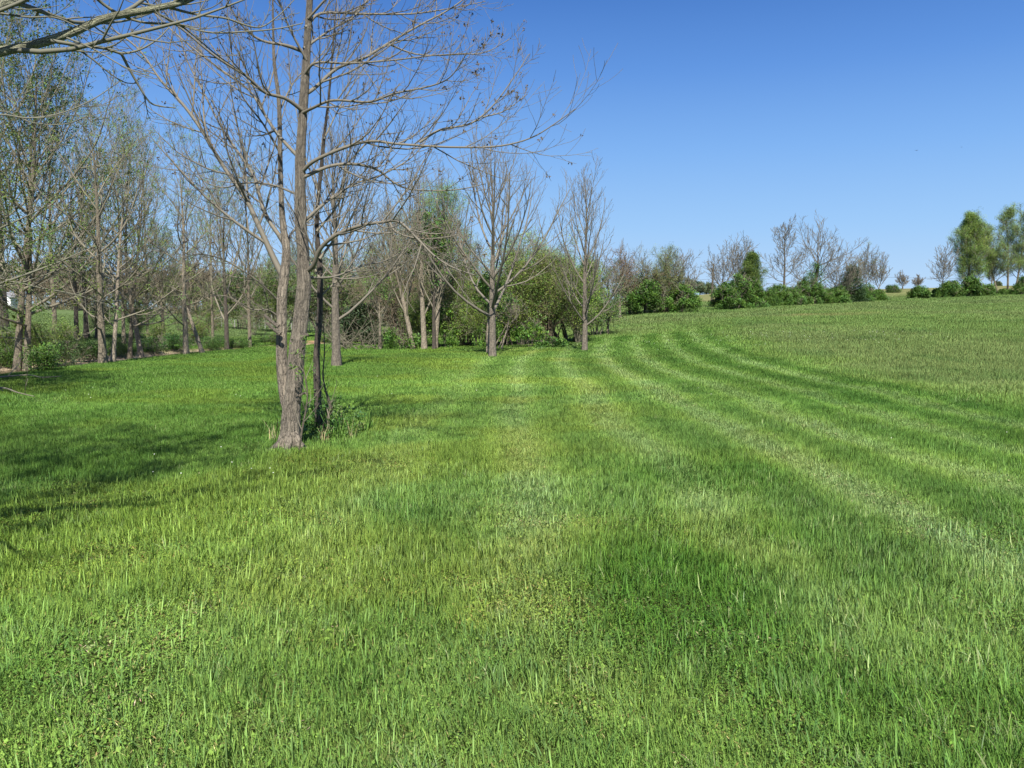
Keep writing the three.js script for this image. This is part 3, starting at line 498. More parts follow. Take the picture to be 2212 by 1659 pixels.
// ---------------------------------------------------------------- the tree that reaches in from beside the camera
{
  const base = V(-5.3, landH(-5.3, -3.6), -3.6), R = rngOf(14), T = thing('overhanging_tree', 'mossy tree reaching a thick bare bough across the sky overhead, with unseen leaves added for shade', 'tree', base), ends = [], loc = local(base), k = 4.7 / FPX, sp = { ...NEAR, rmin: 0.0018, kids: [7, 5, 0] };
  const tp = curve([V(0, -0.15, 0), V(0.03, 0.8, 0), V(0.1, 1.8, -0.05), V(0.05, 3.2, 0.05), V(-0.1, 5, 0.1), V(-0.2, 7.2, 0.3)], 30), mb = new MB(); mb.rough = 0.2; mb.tube(tp, tp.map((_, i) => 0.19 * (1 - i / 31) ** 0.7 + 0.012 + (i < 2 ? 0.05 : 0)), 16, 1.6); part(T, 'trunk', mb.geo(), M.bough);
  const B = (list, d0, dz, w0, w1, mult = 0.7, pre = []) => handLimb(T, [...pre, ...loc(list, d0, dz)], (w0 * k) / 2, (w1 * k) / 2, R, sp, M.boughTwig, ends, mult, 0.2, w0 > 12 ? M.bough : undefined);
  B([[-60, 125], [0, 112], [80, 95], [150, 72], [233, 38], [330, 19], [400, 2], [470, -40], [560, -110]], 4.55, 0.8, 26, 12, 0.4, [V(0.08, 1.75, -0.05), V(0.9, 1.15 + 1.2, -0.5)]);
  B([[-120, 70], [-40, 30], [0, 12], [40, 0], [120, -40], [220, -100]], 4.2, 0.6, 30, 14, 0.6, [V(0.05, 2.6, 0), V(0.7, 2.95, -0.35)]);
  B([[110, 88], [167, 97], [230, 105], [262, 115], [300, 108], [340, 85], [365, 60]], 4.68, 0.3, 9.5, 2.5, 0.45);
  B([[262, 115], [280, 150], [300, 185], [325, 222], [350, 230], [380, 233]], 4.75, 0.2, 7, 2.5, 0.25);
  B([[-30, 25], [10, 30], [60, 37], [120, 38], [170, 58], [235, 80]], 4.5, 0.2, 6, 2, 0.5);
  B([[360, 14], [383, 21], [430, 32], [490, 40], [540, 57], [565, 58], [600, 35], [640, -5]], 5.1, 0.4, 8, 2, 0.5);
  B([[200, -20], [213, 0], [257, 30], [307, 48], [383, 53], [453, 70], [533, 68], [600, 62], [655, 50]], 4.9, 0.5, 9, 2.4, 0.5);
  B([[160, 100], [200, 128], [233, 155], [270, 178], [300, 180]], 4.7, 0.2, 5, 1.8, 0.5);
  B([[145, 82], [200, 105], [270, 145], [330, 167]], 4.65, -0.2, 4.5, 1.6, 0.5);
  B([[333, 25], [400, 62], [470, 120], [530, 160]], 5.05, 0.4, 6, 2, 0.5);
  B([[-40, 262], [0, 248], [60, 255], [130, 245], [200, 215], [260, 175]], 4.2, 0.3, 5, 1.6, 0.5);
  B([[-60, 300], [0, 240], [70, 265], [140, 268], [190, 250]], 4.4, 0.3, 4, 1.4, 0.5);
  handLimb(T, [[-5.25, 2.1, -3.6], [-4.7, 2.5, -3.9], [-4.25, 2.55, -3.75], [-3.8, 2.75, -3.45], [-3.45, 2.7, -3.3], [-3.0, 2.85, -2.75]].map((p) => V(...p).sub(base)), 0.05, 0.012, R, sp, M.boughTwig, ends, 1.2);  // unseen low limb, added to cast the streak of shade at left
  // limbs of its crown above the frame
  for (let b = 0; b < 22; b++) { const t = 0.3 + 0.66 * (b / 22), q = tp[Math.floor(t * 30)], a = b * 2.4 + R(), m2 = new MB(); grow(m2, q.clone(), V(Math.cos(a), 0.75 + 0.4 * R(), Math.sin(a)), 5.4 * (1.1 - 0.5 * t), 0.05 * (1.2 - t), 0, R, { ...sp, rmin: 0.004 }, ends); part(T, 'branch', m2.geo(), M.boughTwig); }
  const up = ends.filter(([p]) => { const q = p.clone().add(base), d = -q.z; return p.y > 2.5 && (d < 0.5 || (q.y - EYE) / d > 0.47 || q.x / d < -0.72) && R() < 0.42; }).map(([p]) => p); foliage(T, up, 0.14, [0.1, 0.17, 0.03], R);  // leaves added only out of view, to shade the grass at left
}

// ---------------------------------------------------------------- trees in line along the mown grass
const vase = { first: 0.3, limbs: 26, ang: [66, 26], len: [0.5, 0.22], crowd: 0.75, trunkTo: 0.76, sp: { kids: [8, 6, 0], trop: [0.12, 0.14, 0.1], wander: [0.07, 0.1, 0.12], ratio: [0.46, 0.42, 0.4], ang: [36, 34, 30] } };
tree({ ...vase, seed: 101, base: [1064, 773], top: 262, tr: 0.15, bark: M.maple, twig: M.mapleTwig, first: 0.2, limbs: 22, crowd: 1.15, ang: [66, 24], len: [0.6, 0.23], trunkTo: 0.78, label: 'wide bare tree with a vase-shaped crown standing alone before the thicket' });
tree({ ...vase, seed: 102, base: [1263, 760], top: 340, tr: 0.125, bark: M.maple, twig: M.mapleTwig, first: 0.16, limbs: 23, ang: [64, 16], len: [0.46, 0.22], trunkTo: 0.77, crowd: 1.2, label: 'narrow upright bare tree at the corner of the thicket by the mown strips' });
tree({ ...vase, seed: 103, base: [1313, 726], top: 568, tr: 0.09, first: 0.25, limbs: 14, label: 'small bare tree alone on the grass past the thicket' , leaf: { share: 0.05, size: 0.12, col: [0.09, 0.14, 0.04] } });
tree({ ...vase, seed: 104, base: [727, 795], top: 215, tr: 0.155, bark: M.maple, twig: M.mapleTwig, first: 0.2, limbs: 24, ang: [58, 18], len: [0.44, 0.16], label: 'bare tree with upswept branches just past the slim shaded trunk' });
tree({ ...vase, name: 'sapling', category: 'sapling', seed: 105, base: [821, 757], top: 605, tr: 0.09, first: 0.5, limbs: 12, ang: [60, 25], len: [0.5, 0.3], bark: M.pale, label: 'slender pale sapling with a leafy head at the edge of the dark cedar', leaf: { share: 0.12, size: 0.16, col: [0.1, 0.2, 0.03] } });
tree({ ...vase, name: 'leafy_tree', seed: 106, base: [917, 757], top: 330, tr: 0.15, first: 0.18, limbs: 30, ang: [34, 14], len: [0.4, 0.18], bark: M.pale, label: 'pale-barked tree with green leafing vines among upright stems', stems: [[0, 0, -0.3, 0, 1], [0.5, -0.2, 0.6, 0, 0.94], [-0.6, -0.5, -1.3, 0, 0.8]], leaf: { share: 0.2, size: 0.2, set: spray, per: 2, col: [0.2, 0.33, 0.045], lvl: 1, where: (x, y) => (x > 0.1 && y > 0.45 && y < 0.84) || y < 0.36 } });
tree({ ...vase, seed: 107, base: [938, 757], top: 480, tr: 0.11, first: 0.3, limbs: 12, bark: M.dark, ang: [30, 14], label: 'dark thin trunk close beside the pale-barked leafing tree', leaf: { share: 0.15, size: 0.2, col: [0.07, 0.16, 0.025] } });
tree({ ...vase, name: 'leafy_tree', seed: 108, base: [1225, 742], top: 560, tr: 0.12, first: 0.2, limbs: 18, bark: M.dark, ang: [50, 20], stems: [[0, 0, -0.8, 0, 1], [0.35, 0.1, 0.9, 0.2, 0.95], [-0.3, 0.1, -1.9, 0.2, 0.8]], label: 'dark multi-stemmed leafy tree behind the narrow upright bare tree', leaf: { share: 0.4, size: 0.26, set: spray, per: 2, col: [0.18, 0.28, 0.045] } });
tree({ ...vase, name: 'sapling', category: 'sapling', seed: 109, base: [1246, 732], top: 640, tr: 0.06, first: 0.35, limbs: 9, bark: M.pale, label: 'thin pale sapling between the dark leafy tree and the narrow bare tree', leaf: { share: 0.2, size: 0.2, col: [0.11, 0.2, 0.035] } });
for (const [x, y, t, lx, w] of [[1083, 757, 640, 0.5, 0.05], [1094, 750, 660, 0.2, 0.04], [1099, 748, 640, 0.05, 0.045], [1108, 749, 655, -0.7, 0.055], [1075, 754, 660, 0.9, 0.04], [1066, 753, 650, 1.0, 0.04]])
  tree({ ...vase, name: 'sapling', category: 'sapling', seed: 110 + x, base: [x, y], top: t, tr: w, lean: [lx, 0], first: 0.6, limbs: 6, wob: 0.12, bark: M.pale, label: 'thin pale stem at the edge of the thicket behind the wide bare tree', group: 'pale thicket stems' });
tree({ ...vase, seed: 121, base: [1054, 765], top: 600, tr: 0.09, first: 0.4, limbs: 8, bark: M.pale, label: 'short pale trunk almost touching the wide bare tree from behind', leaf: { share: 0.2, size: 0.2, col: [0.1, 0.19, 0.03] } });

// ---------------------------------------------------------------- creek trees
const creek = { first: 0.15, limbs: 17, ang: [86, 10], len: [0.3, 0.26], trunkTo: 0.74, crowd: 0.95, bark: M.grey, twig: M.greyTwig, sp: { kids: [7, 5, 0], trop: [0.1, 0.1, 0.06], wander: [0.13, 0.16, 0.16], ang: [40, 38, 34] } };
const lf = (share, col = [0.17, 0.27, 0.04], size = 0.1) => ({ share, size, col, per: 1 });
const CT = [
  [8, 750, -140, 0.34, 'thick dark trunk across the creek at the edge of view', { bark: M.dark, leaf: lf(0.5, [0.07, 0.13, 0.024], 0.2), limbs: 26 }],
  [36, 803, -90, 0.14, 'leafy creekside tree leaning out of a double trunk, the more crooked stem', { lean: [1.4, 0], name: 'leafy_tree', leaf: lf(0.55, [0.1, 0.165, 0.026], 0.12), limbs: 30, len: [0.42, 0.2], ang: [74, 30] }],
  [57, 802, 40, 0.13, 'leafy creekside tree close beside the crooked stem, the straighter of the pair', { lean: [0.6, -0.2], name: 'leafy_tree', leaf: lf(0.55, [0.11, 0.175, 0.026], 0.12), limbs: 28, len: [0.42, 0.2], ang: [74, 30] }],
  [166, 735, 260, 0.16, 'tree on the far bank, first of three dark trunks', { bark: M.dark, leaf: lf(0.2) }],
  [187, 733, 250, 0.18, 'tree on the far bank, middle of three dark trunks', { bark: M.dark, leaf: lf(0.2) }],
  [211, 732, 300, 0.15, 'tree on the far bank, last of three dark trunks', { bark: M.dark, leaf: lf(0.2) }],
  [222, 788, 165, 0.14, 'brown-trunked tree on the near bank beside the pool of brown water', { leaf: lf(0.18) }],
  [243, 786, 205, 0.085, 'slim lichened tree just beside the brown-trunked bank tree', { bark: M.pale, lean: [0.3, -1], leaf: lf(0.2), limbs: 18 }],
  [279, 779, 240, 0.1, 'grey tree by the sandbar tilting so it crosses its neighbour', { lean: [0.9, 0], leaf: lf(0.2) }],
  [306, 777, 215, 0.12, 'curved trunk rising from the sandbar and bending to cross its neighbour', { lean: [-0.5, -0.5], bow: -0.35, bark: M.pale, leaf: lf(0.18) }],
  [402, 769, 225, 0.12, 'straight pale-grey tree rising clear of the bank past the sandbar', { bark: M.pale, leaf: lf(0.2) }],
  [438, 765, 520, 0.11, 'short leaning brown trunk beside the straight pale-grey tree', { lean: [-1.4, -0.4], bark: M.pale, leaf: lf(0.2), limbs: 12 }],
  [490, 757, 330, 0.15, 'dark tree dividing low into several rising limbs on the bank', { bark: M.dark, first: 0.15, ang: [48, 18], len: [0.5, 0.2], leaf: lf(0.2) }],
  [540, 752, 300, 0.12, 'grey forked tree nearest the two-stemmed tree on the creek bank', { first: 0.22, ang: [46, 18], leaf: lf(0.2) }],
  [353, 737, 480, 0.14, 'leafing tree beyond the creek behind the sandbar', { leaf: lf(0.35, [0.14, 0.22, 0.035], 0.16), limbs: 22, first: 0.15 }],
  [410, 741, 380, 0.14, 'dark trunk beyond the creek half behind the straight pale-grey tree', { bark: M.dark, leaf: lf(0.15) }],
  [320, 735, 250, 0.11, 'thin grey tree standing beyond the crossing trunks', { leaf: lf(0.2) }],
  [460, 742, 330, 0.1, 'thin grey tree between the leaning trunk and the dark dividing tree', { leaf: lf(0.2) }],
  [120, 745, 130, 0.15, 'tall grey tree behind the leafy creekside pair', { leaf: lf(0.4, [0.09, 0.15, 0.028], 0.16) }],
  [268, 745, 190, 0.12, 'grey tree seen between the slim lichened tree and the tilting one', { leaf: lf(0.2) }],
];
CT.forEach(([x, y, t, tr, label, o], k) => tree({ ...creek, seed: 200 + k * 7, base: [x, y], top: t, tr, label, oneCrown: y < 748, ...o }));
// leafy trees off the edge of the view that hang into it and shade the grass
tree({ ...creek, name: 'leafy_tree', seed: 301, pos: V(-12.9, landH(-12.9, -16.5), -16.5), base: [0, 700], top: 0, H: 9.8, tr: 0.2, first: 0.14, limbs: 44, ang: [86, 34], len: [0.44, 0.16], twig: M.boughTwig, bark: M.dark, label: 'densely leafing tree whose sweeping branches hang in from the side over the creek bank', leaf: { ...lf(0.6, [0.11, 0.17, 0.026], 0.1), lvl: 1 }, sp: { ...creek.sp, kids: [10, 8, 0], ang: [46, 42, 38], trop: [0.03, 0.05, 0.03] } });
tree({ ...creek, seed: 302, pos: V(-9.6, landH(-9.6, -7.6), -7.6), base: [0, 700], top: 0, H: 8.6, tr: 0.16, first: 0.2, limbs: 40, ang: [78, 30], len: [0.46, 0.16], twig: M.boughTwig, label: 'half-leafed tree beside the meadow whose fine twigs hang in below the mossy bough', leaf: { ...lf(0.36, [0.12, 0.18, 0.028], 0.1), lvl: 1 }, sp: { ...creek.sp, ang: [46, 42, 38], trop: [0.04, 0.06, 0.04] } });

// ---------------------------------------------------------------- undergrowth along the creek
const gr = [0.12, 0.23, 0.03], dkg = [0.07, 0.15, 0.024];
[[18, 795, 748, 30, [0.11, 0.2, 0.03], 'yellow-green shrub at the foot of the thick dark trunk'], [98, 805, 752, 42, gr, 'bright leafy shrub beside the leafy creekside pair'], [150, 792, 735, 48, [0.07, 0.13, 0.03], 'dull green shrub overhanging the brown pool'], [197, 783, 745, 36, dkg, 'dark shrub shading the brown pool'], [255, 772, 735, 36, dkg, 'dark green shrub behind the slim lichened tree'], [325, 763, 735, 42, [0.06, 0.14, 0.025], 'low dark green shrub above the sandbar'], [375, 757, 728, 46, [0.06, 0.15, 0.025], 'green bank shrub behind the straight pale-grey tree'], [455, 756, 733, 34, dkg, 'dark brushy shrub beside the leaning brown trunk'], [515, 753, 738, 24, [0.09, 0.17, 0.03], 'small shrub between the dark dividing tree and the forked tree'], [590, 742, 722, 30, [0.11, 0.2, 0.035], 'low weeds bush on the bank behind the two-stemmed tree'], [700, 738, 722, 22, [0.11, 0.21, 0.03], 'low bright bush beside the bare earth patch']]
  .forEach(([x, y, t, w, col, label], k) => shrub({ seed: 400 + k, base: [x, y], top: t, w, col, label, lobes: 15, per: 16, lobe: 0.34, size: 0.24, set: spray, nst: 7 }));

const under = { depth: 3, kids: [8, 7, 0], nst: 8, sp: { wander: [0.14, 0.2, 0.22], trop: [0.02, -0.02, -0.02], ang: [50, 46, 44], ratio: [0.5, 0.5, 0.45] } };
[[75, 768, 690, 30], [128, 758, 690, 30], [345, 745, 700, 28], [425, 745, 690, 26], [8, 780, 700, 28], [300, 733, 650, 34], [455, 730, 650, 34], [545, 726, 640, 34], [215, 730, 650, 36]]
  .forEach(([x, y, t, w], k) => shrub({ ...under, seed: 450 + k, base: [x, y], top: t, w, col: [0.17, 0.26, 0.045], sparse: 0.42, size: 0.2, set: spray, name: 'understory_shrub', twig: k % 3 ? M.greyTwig : M.brownTwig, group: 'twiggy shrubs along the creek', label: 'twiggy half-leafed shrub in the undergrowth between the creek trees' }));

// ---------------------------------------------------------------- the thicket behind the row of trees
const twiggy = { depth: 3, kids: [10, 9, 0], nst: 12, sp: { wander: [0.12, 0.2, 0.22], trop: [0.02, -0.02, -0.02], ang: [46, 46, 44], ratio: [0.5, 0.5, 0.45] } };
[
  [868, 748, 505, 88, [0.17, 0.25, 0.05], 'large dome of grey-brown twigs barely in leaf behind the leafy-headed sapling', { ...twiggy, nst: 20, twig: M.brownTwig, sparse: 0.34, size: 0.2, set: spray, dp: 0.7 }],
  [1003, 748, 560, 62, [0.17, 0.26, 0.045], 'tangle of brown twigs and vines behind the wide bare tree', { ...twiggy, nst: 16, twig: M.brownTwig, sparse: 0.5, size: 0.2, set: spray }],
  [905, 751, 640, 44, [0.2, 0.31, 0.05], 'yellow-green brush between the brown twig dome and the pale-barked leafing tree', { ...twiggy, nst: 12, sparse: 0.55, size: 0.22, set: spray }],
  [1034, 751, 610, 44, [0.2, 0.31, 0.05], 'yellow-green brush just behind the wide bare tree', { ...twiggy, nst: 12, sparse: 0.55, size: 0.22, set: spray }],
  [1250, 742, 590, 44, [0.19, 0.3, 0.05], 'yellow-green brush behind the narrow upright bare tree', { ...twiggy, nst: 12, sparse: 0.5, size: 0.22, set: spray }],
  [960, 752, 655, 46, gr, 'bright leafy undergrowth at the foot of the pale-barked leafing tree', { lobes: 12, per: 14, size: 0.22, lobe: 0.36 }],
  [870, 757, 712, 40, [0.1, 0.2, 0.03], 'low leafy bush beside the brush pile', { lobes: 10, per: 14, size: 0.2, lobe: 0.36 }],
  [1128, 748, 535, 66, [0.22, 0.33, 0.05], 'yellow-green leafy mound of the thicket beside the wide bare tree', { ...twiggy, nst: 16, sparse: 0.55, lobes: 14, per: 10, size: 0.27, set: spray, lobe: 0.3 }],
  [1185, 745, 545, 60, [0.2, 0.28, 0.06], 'brownish half-leafed mound of the thicket behind the narrow bare tree', { ...twiggy, nst: 18, twig: M.brownTwig, sparse: 0.45, lobes: 5, per: 9, size: 0.27, set: spray, lobe: 0.3 }],
  [1082, 746, 610, 52, [0.13, 0.21, 0.04], 'shadowed brushy thicket behind the pale stems', { ...twiggy, twig: M.brownTwig, sparse: 0.3, lobes: 8, per: 12, size: 0.2 }],
  [1145, 752, 690, 36, gr, 'low bright shrub at the grassy edge of the thicket', { lobes: 10, per: 13, size: 0.2, lobe: 0.36 }],
  [1060, 752, 690, 30, gr, 'small leafy shrub between the wide bare tree and the pale stems', { lobes: 9, per: 13, size: 0.2, lobe: 0.36 }],
  [1198, 752, 734, 44, [0.1, 0.21, 0.035], 'patch of broad-leaved bluish herbs at the foot of the thicket', { lobes: 14, per: 12, size: 0.16, lobe: 0.3, name: 'herb_patch', category: 'plants', nst: 4 }],
  [1288, 728, 600, 42, [0.12, 0.2, 0.05], 'pale green twiggy shrub past the narrow bare tree', { ...twiggy, sparse: 0.4, size: 0.2 }],
  [700, 722, 560, 70, [0.1, 0.17, 0.035], 'grey-green twiggy trees-edge shrub beyond the bare earth patch', { ...twiggy, nst: 16, sparse: 0.35, size: 0.24, d: 74 }],
  [612, 714, 590, 60, [0.12, 0.19, 0.035], 'yellow-green shrub at the far edge of the lawn beyond the creek', { ...twiggy, sparse: 0.5, size: 0.3, d: 88 }],
  [520, 712, 600, 60, [0.09, 0.15, 0.035], 'dull green shrub at the far side of the lawn beyond the creek', { ...twiggy, sparse: 0.45, size: 0.3, d: 92 }],
].forEach(([x, y, t, w, col, label, o], k) => shrub({ seed: 500 + k * 3, base: [x, y], top: t, w, col, label, ...o }));
// dark cedar at the thicket's corner: tiers of drooping sprays on a trunk
function cedar(s) {
  const R = rngOf(s.seed), base = s.d ? stand(s.base[0], s.d) : ground(...s.base), k = -base.z / FPX, h = (s.base[1] - s.top) * k, w = s.w * k, T = thing('cedar_tree', s.label, 'tree', base), mb = new MB(); mb.tube([V(0, -0.1, 0), V(0, h * 0.5, 0), V(0, h * 0.97, 0)], [h * 0.03, h * 0.018, 0.01], 8); part(T, 'trunk', mb.geo(), M.dark);
  const pts = [], lb = new MB(); for (let q = 0; q < s.n; q++) { const t = (q + R()) / s.n, y = h * (0.03 + 0.95 * t), wr = w * (1 - t ** 1.7) ** 0.75 * (0.75 + 0.4 * R()), a = q * 2.4 + R(), n = 2 + Math.round(5 * (1 - t)); lb.tube([V(0, y * 0.96, 0), V(Math.cos(a) * wr, y, Math.sin(a) * wr)], [0.03, 0.01], 4); for (let m = 0; m < n * s.per; m++) { const f = 0.35 + 0.65 * Math.sqrt(R()); pts.push(V(Math.cos(a) * wr * f + (R() - 0.5) * w * 0.3, y + (R() - 0.5) * h * 0.07 - f * 0.1, Math.sin(a) * wr * f + (R() - 0.5) * w * 0.3)); } }
  part(T, 'branch', lb.geo(), M.dark); foliage(T, pts, s.size, s.col, R, clumpFine, 0.45);
}
cedar({ seed: 601, base: [782, 742], top: 652, w: 58, n: 46, per: 3, size: 0.4, col: [0.03, 0.055, 0.016], label: 'dark shadowy cedar behind the leafy-headed sapling', d: 50 });
cedar({ seed: 602, base: [1834, 652], top: 572, w: 29, n: 60, per: 3, size: 0.5, col: [0.045, 0.095, 0.026], label: 'dark green cedar standing in the hilltop bush row', d: 100 });
// heap of dead brush
{
  const base = ground(772, 757), R = rngOf(640), T = thing('brush_pile', 'heap of dead grey brush beside the leafy-headed sapling', 'brush pile', base);
  for (let k = 0; k < 34; k++) { const a = (R() - 0.5) * 2.2, L = 0.9 + 1.9 * R(), p = V((R() - 0.5) * 2.6, 0.02 + 0.15 * R(), (R() - 0.5) * 1.5), mb = new MB(); grow(mb, p, V(Math.sin(a), 0.35 + 0.7 * R(), (R() - 0.5)), L, 0.02, 1, R, { ...SP, rmin: 0.007, wander: [0.1, 0.12, 0.1], trop: [0, -0.02, 0] }, null); part(T, 'dead_branch', mb.geo(), M.greyTwig); }
}
// trees that stand behind the thicket
[[745, 78, 540, 'grey'], [800, 74, 520, 'grey'], [855, 72, 470, 'grey'], [905, 70, 440, 'green'], [960, 72, 455, 'green'], [1010, 74, 510, 'grey'], [1110, 76, 528, 'green'], [1165, 78, 520, 'green'], [1215, 74, 548, 'green'], [640, 92, 520, 'grey'], [585, 100, 560, 'green'], [690, 95, 545, 'green'], [1265, 80, 575, 'grey']].forEach(([x, d, t, kind], k) => {
  const p = stand(x, d); tree({ ...creek, seed: 650 + k * 5, base: [x, HY + ((EYE - p.y) / d) * FPX], d, top: t, tr: 0.14, first: 0.22, trunkTo: 0.62, limbs: 22, ang: [48, 8], len: [0.4, 0.4], name: 'thicket_tree', oneCrown: true, group: kind === 'grey' ? 'bare trees behind the thicket' : 'leafing trees behind the thicket', label: kind === 'grey' ? 'bare grey tree rising from behind the thicket' : 'light green tree coming into leaf behind the thicket', sp: { ...creek.sp, kids: [8, 6, 0] }, leaf: { ...lf(kind === 'grey' ? 0.16 : 0.42, [0.22, 0.31, 0.075], 0.3), set: spray } });
});
tree({ ...creek, seed: 720, base: [1338, 690], top: 540, d: 74, tr: 0.14, first: 0.25, trunkTo: 0.55, limbs: 16, ang: [50, 8], len: [0.46, 0.46], twig: M.brownTwig, label: 'reddish-brown budding tree past the end of the thicket', leaf: lf(0.3, [0.17, 0.11, 0.06], 0.2), oneCrown: true });

// ---------------------------------------------------------------- clump of bushes and trees beside the gap
const gd = 78;
shrub({ seed: 730, base: [1400, 684], top: 612, w: 54, d: gd, col: [0.075, 0.16, 0.018], label: 'broad dark green bush at the foot of the clump before the gap', lobes: 34, per: 22, size: 0.26 });
shrub({ seed: 731, base: [1476, 682], top: 620, w: 38, d: gd, col: [0.08, 0.165, 0.018], label: 'smaller dark green bush nearest the gap', lobes: 24, per: 22, size: 0.26 });
shrub({ seed: 732, base: [1432, 684], top: 588, w: 52, d: gd + 2, col: [0.13, 0.16, 0.055], label: 'tawny twiggy bush rising out of the dark green bushes', ...twiggy, nst: 18, twig: M.brownTwig, sparse: 0.35, size: 0.22 });
shrub({ seed: 733, base: [1365, 682], top: 600, w: 40, d: gd + 2, col: [0.12, 0.16, 0.055], label: 'brownish twiggy bush at the near end of the clump before the gap', ...twiggy, nst: 14, twig: M.brownTwig, sparse: 0.3, size: 0.22 });
const far = { ...creek, tr: 0.15, first: 0.5, limbs: 14, ang: [66, 10], len: [0.43, 0.43], trunkTo: 0.5, crowd: 1, twig: M.farTwig, oneCrown: true, sp: { ...creek.sp, kids: [8, 6, 0], from: [0.12, 0.1, 0.1], ang: [36, 36, 36], ratio: [0.5, 0.46, 0.4], trop: [0.07, 0.08, 0.05] } };
tree({ ...far, seed: 735, base: [1392, 684], top: 548, d: gd + 3, label: 'pale budding tree standing in the clump before the gap', leaf: { ...lf(0.25, [0.21, 0.24, 0.1], 0.24), set: spray } });
tree({ ...far, seed: 736, base: [1440, 684], top: 522, d: gd + 3, limbs: 18, label: 'tallest tree of the clump, its light green leaves just opening', leaf: { ...lf(0.4, [0.2, 0.27, 0.07], 0.26), set: spray, where: (x, y) => x < 1 } });
tree({ ...far, seed: 737, base: [1472, 683], top: 536, d: gd + 4, label: 'bare fan-shaped tree at the gap end of the clump' });

// ---------------------------------------------------------------- hilltop row right of the gap
[[1562, 668, 622, 24], [1590, 668, 600, 30], [1622, 666, 604, 26], [1655, 662, 618, 24], [1683, 660, 622, 22], [1712, 659, 616, 24], [1742, 657, 606, 28], [1772, 656, 618, 22], [1800, 655, 622, 24], [1866, 652, 616, 22], [1892, 650, 622, 16]].forEach(([x, y, t, w], k) => {
  const d = 84 + ((x - 1540) / 370) * 20, col = [[0.07, 0.15, 0.017], [0.085, 0.175, 0.02], [0.075, 0.16, 0.018]][k % 3];
  const where = ['at the gap end of the hilltop row, beside the pole', 'under the spreading bare tree with the ivied side', 'just past the ivied tree in the hilltop row', 'between the ivied tree and the slim bare tree', 'at the foot of the slim bare tree', 'between the slim bare tree and the gnarled tree', 'at the foot of the gnarled tree', 'just past the gnarled tree', 'between the gnarled tree and the dark cedar', 'just past the dark cedar in the hilltop row', 'at the far end of the hilltop row past the cedar'][k];
  shrub({ seed: 760 + k, base: [x, y], top: t - 4 + [0, -7, 6, 9, -3, 8, -8, 4, -4, 6, 10][k], w: w * [1.5, 1.3, 1.25, 1.1, 1.3, 1.05, 1.4, 1.15, 1.3, 1.2, 1.25][k], d, col, dp: 0.8, label: 'rounded dark green bush ' + where, lobes: 46, per: 26, size: 0.21, lobe: 0.25, round: 1.8, nst: 6 });
});
[[1640, 668, 650, 16], [1725, 662, 645, 16], [1758, 660, 643, 16], [1820, 656, 642, 14]].forEach(([x, y, t, w], k) => shrub({ seed: 780 + k, base: [x, y], top: t, w, d: 82 + ((x - 1540) / 370) * 20, col: [0.09, 0.19, 0.03], label: 'small bright green bush in front of the hilltop row ' + ['below the ivied tree', 'left of the gnarled tree', 'below the gnarled tree', 'below the dark cedar'][k], lobes: 10, per: 18, size: 0.25, nst: 4 }));
tree({ ...far, seed: 790, base: [1596, 660], top: 500, d: 92, tr: 0.17, limbs: 17, bark: M.dark, label: 'spreading bare tree above the bushes beside the ivied tree', stems: [[0, 0, -0.3, 0, 1], [-1.0, 0, -1.3, 0, 0.72]] });
tree({ ...far, seed: 791, base: [1620, 660], top: 545, d: 90, tr: 0.14, limbs: 24, trunkTo: 0.95, first: 0.08, ang: [60, 24], len: [0.34, 0.1], name: 'ivied_tree', label: 'upright tree thick with green ivy beside the spreading bare tree', leaf: { ...lf(0.55, [0.12, 0.19, 0.035], 0.36), set: spray, per: 2, where: (x, y) => y < 0.95 } });
tree({ ...far, seed: 792, base: [1690, 655], top: 488, d: 98, tr: 0.17, trunkTo: 0.9, first: 0.28, ang: [84, 28], len: [0.36, 0.2], limbs: 22, bark: M.dark, label: 'slim bare tree with a straight dark trunk in the hilltop row', sp: { ...creek.sp, kids: [9, 7, 0], wander: [0.16, 0.22, 0.22] } });
tree({ ...far, seed: 793, base: [1752, 652], top: 472, d: 98, tr: 0.36, trunkTo: 0.62, first: 0.36, ang: [92, 14], len: [0.5, 0.4], limbs: 15, bark: M.dark, wob: 0.2, lean: [0.6, 0], label: 'big gnarled bare tree with twisting limbs and an ivied foot', sp: { ...creek.sp, kids: [8, 6, 0], wander: [0.24, 0.24, 0.24], trop: [0.12, 0.1, 0.06] }, extra: (T, R, H) => { const p = []; for (let k = 0; k < 150; k++) { const t = R(), a = R() * 6.283, w = (0.4 + 1.1 * (1 - t)) * Math.sqrt(R()); p.push(V(Math.cos(a) * w + 0.9 * (R() - 0.2), 1 + t * H * 0.38, Math.sin(a) * w)); } foliage(T, p, 0.34, [0.085, 0.18, 0.03], R, clumps, 0.35, 'ivy'); } });
tree({ ...far, seed: 794, base: [1800, 652], top: 545, d: 99, tr: 0.14, trunkTo: 0.3, first: 0.4, ang: [66, 24], len: [0.75, 0.65], lean: [1.6, 0], limbs: 16, label: 'low wide bare tree spreading behind the cedar' });
tree({ ...far, seed: 795, base: [1866, 650], top: 538, d: 104, tr: 0.13, ang: [44, 8], twig: M.farTwig, label: 'pale thin-twigged tree just past the cedar', leaf: lf(0.12, [0.17, 0.2, 0.09], 0.18) });
tree({ ...far, seed: 796, base: [1886, 649], top: 552, d: 105, tr: 0.11, ang: [44, 8], limbs: 11, lean: [0.8, 0], label: 'small slanting bare tree at the end of the hilltop row' });
